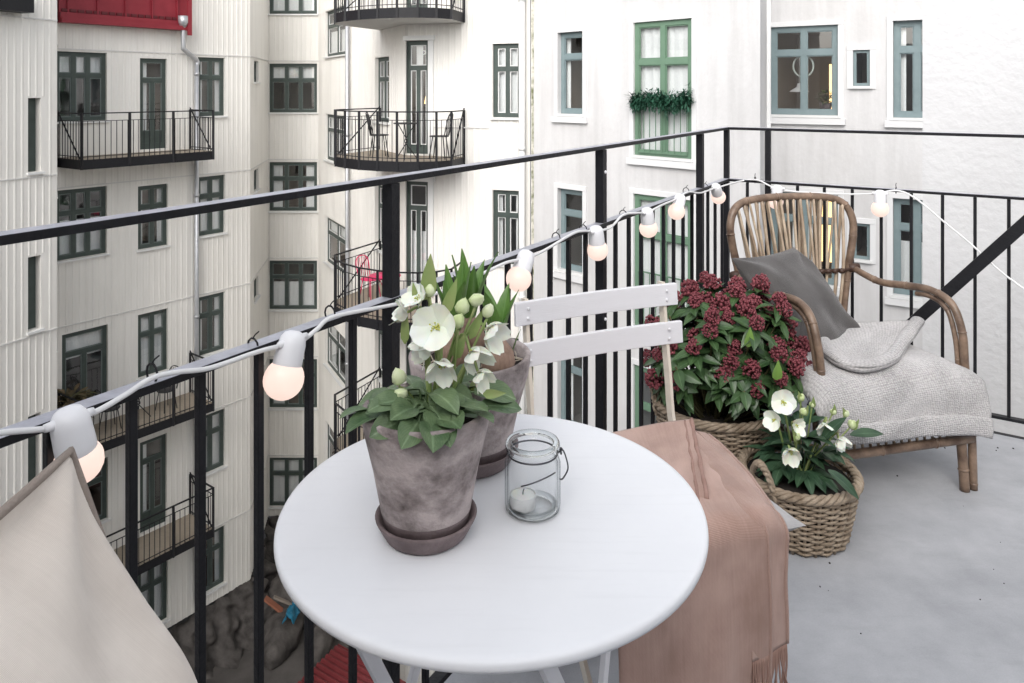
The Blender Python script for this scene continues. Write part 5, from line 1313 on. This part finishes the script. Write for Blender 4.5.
# ---- courtyard floor
g = MB(); g.add([(-120, -100, ZGROUND), (120, -100, ZGROUND), (120, 160, ZGROUND), (-120, 160, ZGROUND)], [(0, 1, 2, 3)])
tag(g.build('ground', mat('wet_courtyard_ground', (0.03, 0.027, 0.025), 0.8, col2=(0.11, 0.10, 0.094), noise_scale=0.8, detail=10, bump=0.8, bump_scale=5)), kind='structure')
def rock_thing(label, c, r, sc, seed):
    m = MB(); m.sphere((0, 0, 0), r, n=32, k=20, sc=sc)
    m.v = [tuple(Vector(v)*(1+0.30*nz((v[0]*1.7+seed, v[1]*1.7, v[2]*1.7))+0.12*nz((v[0]*5, v[1]*5+seed, v[2]*5)))) for v in m.v]
    o = m.build('boulder', M_stone); o.location = c
    tag(o, label, 'boulder')
def gp(px, py, up=0.0):
    d = F_PX*(14.0-up)/(py-HOR); p = at(px, py, d); return p
p = gp(283, 640); rock_thing('long grey boulder beside the foundation, seen between the left balusters', (p.x, p.y, ZGROUND+0.2), 0.62, (0.8, 1.5, 0.8), 1.0)
p = gp(322, 648); rock_thing('dark boulder lying nearer the red shed roof', (p.x, p.y, ZGROUND+0.2), 0.45, (0.7, 1.4, 0.9), 4.0)
p = gp(262, 622); rock_thing('broken rock at the foot of the corrugated corner', (p.x-0.2, p.y, ZGROUND+0.25), 0.6, (1.2, 0.9, 0.8), 7.0)
p = gp(300, 610); rock_thing('rock in the deep corner of the courtyard', (p.x, p.y, ZGROUND+0.3), 0.8, (1.3, 1.0, 0.9), 9.0)
for i, (a, b, lab, cl) in enumerate((((265, 598), (283, 612), 'orange brown plank lying in the courtyard rubble', (0.26, 0.10, 0.06)), ((274, 597), (296, 606), 'grey plank lying behind the orange one', (0.22, 0.19, 0.16)), ((252, 588), (244, 612), 'pale stick leaning at the foundation corner', (0.42, 0.36, 0.28)))):
    pa, pb = gp(*a, up=0.9), gp(*b, up=0.55); m = MB(); m.bar(pa, pb, 0.16 if i == 0 else 0.09, 0.05)
    tag(m.build('plank', mat('plank_wood_%d' % i if False else ('orange_board', 'grey_board', 'pale_board')[i], cl, 0.8, bump=0.2)), lab, 'plank')
p = gp(291, 617, up=0.7); m = MB()
m.grid(lambda u, v: (p.x+(u-0.5)*0.30+0.06*nz((u*3, v*3, 0)), p.y+(v-0.5)*0.5, p.z+0.25-0.5*abs(u-0.5)+0.1*nz((u*4, v*4, 5))), 14, 14)
tag(m.build('tarpaulin', mat('bright_blue_tarpaulin', (0.01, 0.13, 0.22), 0.6), solid=0.02), 'bright blue crumpled tarpaulin on the courtyard rubble', 'tarpaulin')
# shed with the red corrugated roof
sp = gp(345, 672, up=2.6)
sh = thing('garden_shed', 'low shed with red corrugated roof down in the courtyard', 'shed', (sp.x, sp.y, ZGROUND), R(-28))
m = MB(); m.box((0.9, -1.2, 1.15), (2.6, 3.2, 2.3)); m.build('wall', mat('shed_boards', (0.16, 0.14, 0.12), 0.85), sh)
m = MB()
m.grid(lambda u, v: (-0.6+3.0*u, -3.0+3.5*v, 2.62-0.28*u+0.022*math.sin(v*2*PI*27)), 2, 216, smooth=True); m.build('roof', mat('red_corrugated_roof', (0.13, 0.016, 0.02), 0.55, col2=(0.18, 0.03, 0.032), noise_scale=4), sh, solid=0.015)

# ------------------------------------------------------------------ light, sky, camera
w = bpy.data.worlds.new('World'); S.world = w; w.use_nodes = True; nt = w.node_tree
bg = nt.nodes['Background']; sky = nt.nodes.new('ShaderNodeTexSky'); sky.sky_type = 'NISHITA'; sky.sun_disc = False
SUN_EL, SUN_AZ = 38, 196
sky.sun_elevation = R(SUN_EL); sky.sun_rotation = R(SUN_AZ); sky.dust_density = 3.0; sky.ozone_density = 1.0
hs = nt.nodes.new('ShaderNodeHueSaturation'); hs.inputs['Saturation'].default_value = 0.24
nt.links.new(sky.outputs['Color'], hs.inputs['Color']); nt.links.new(hs.outputs['Color'], bg.inputs['Color']); bg.inputs['Strength'].default_value = 0.15
sd = bpy.data.lights.new('Sun', 'SUN'); sd.energy = 0.38; sd.angle = R(60); sd.color = (1.0, 0.96, 0.91)
so = bpy.data.objects.new('Sun', sd); COL.objects.link(so)
az = R(SUN_AZ); dirv = Vector((math.sin(az)*math.cos(R(SUN_EL)), math.cos(az)*math.cos(R(SUN_EL)), math.sin(R(SUN_EL))))
so.rotation_euler = dirv.to_track_quat('Z', 'Y').to_euler()
cd = bpy.data.cameras.new('Camera'); cam = bpy.data.objects.new('Camera', cd); COL.objects.link(cam); S.camera = cam
cam.location = (0, 0, CAMZ); cam.rotation_euler = (R(90), 0, 0)
cd.sensor_width = 36; cd.lens = 36*F_PX/1024; cd.shift_x = 0; cd.shift_y = -(341.5-HOR)/1024; cd.clip_start = 0.02; cd.clip_end = 600
S.view_settings.view_transform = 'Standard'; S.view_settings.look = 'None'; S.view_settings.exposure = EXPO; S.view_settings.gamma = 1
S.render.engine = 'CYCLES'; S.render.resolution_x = 1024; S.render.resolution_y = 683
S.cycles.max_bounces = 8; S.cycles.transparent_max_bounces = 12; S.cycles.caustics_reflective = False; S.cycles.caustics_refractive = False
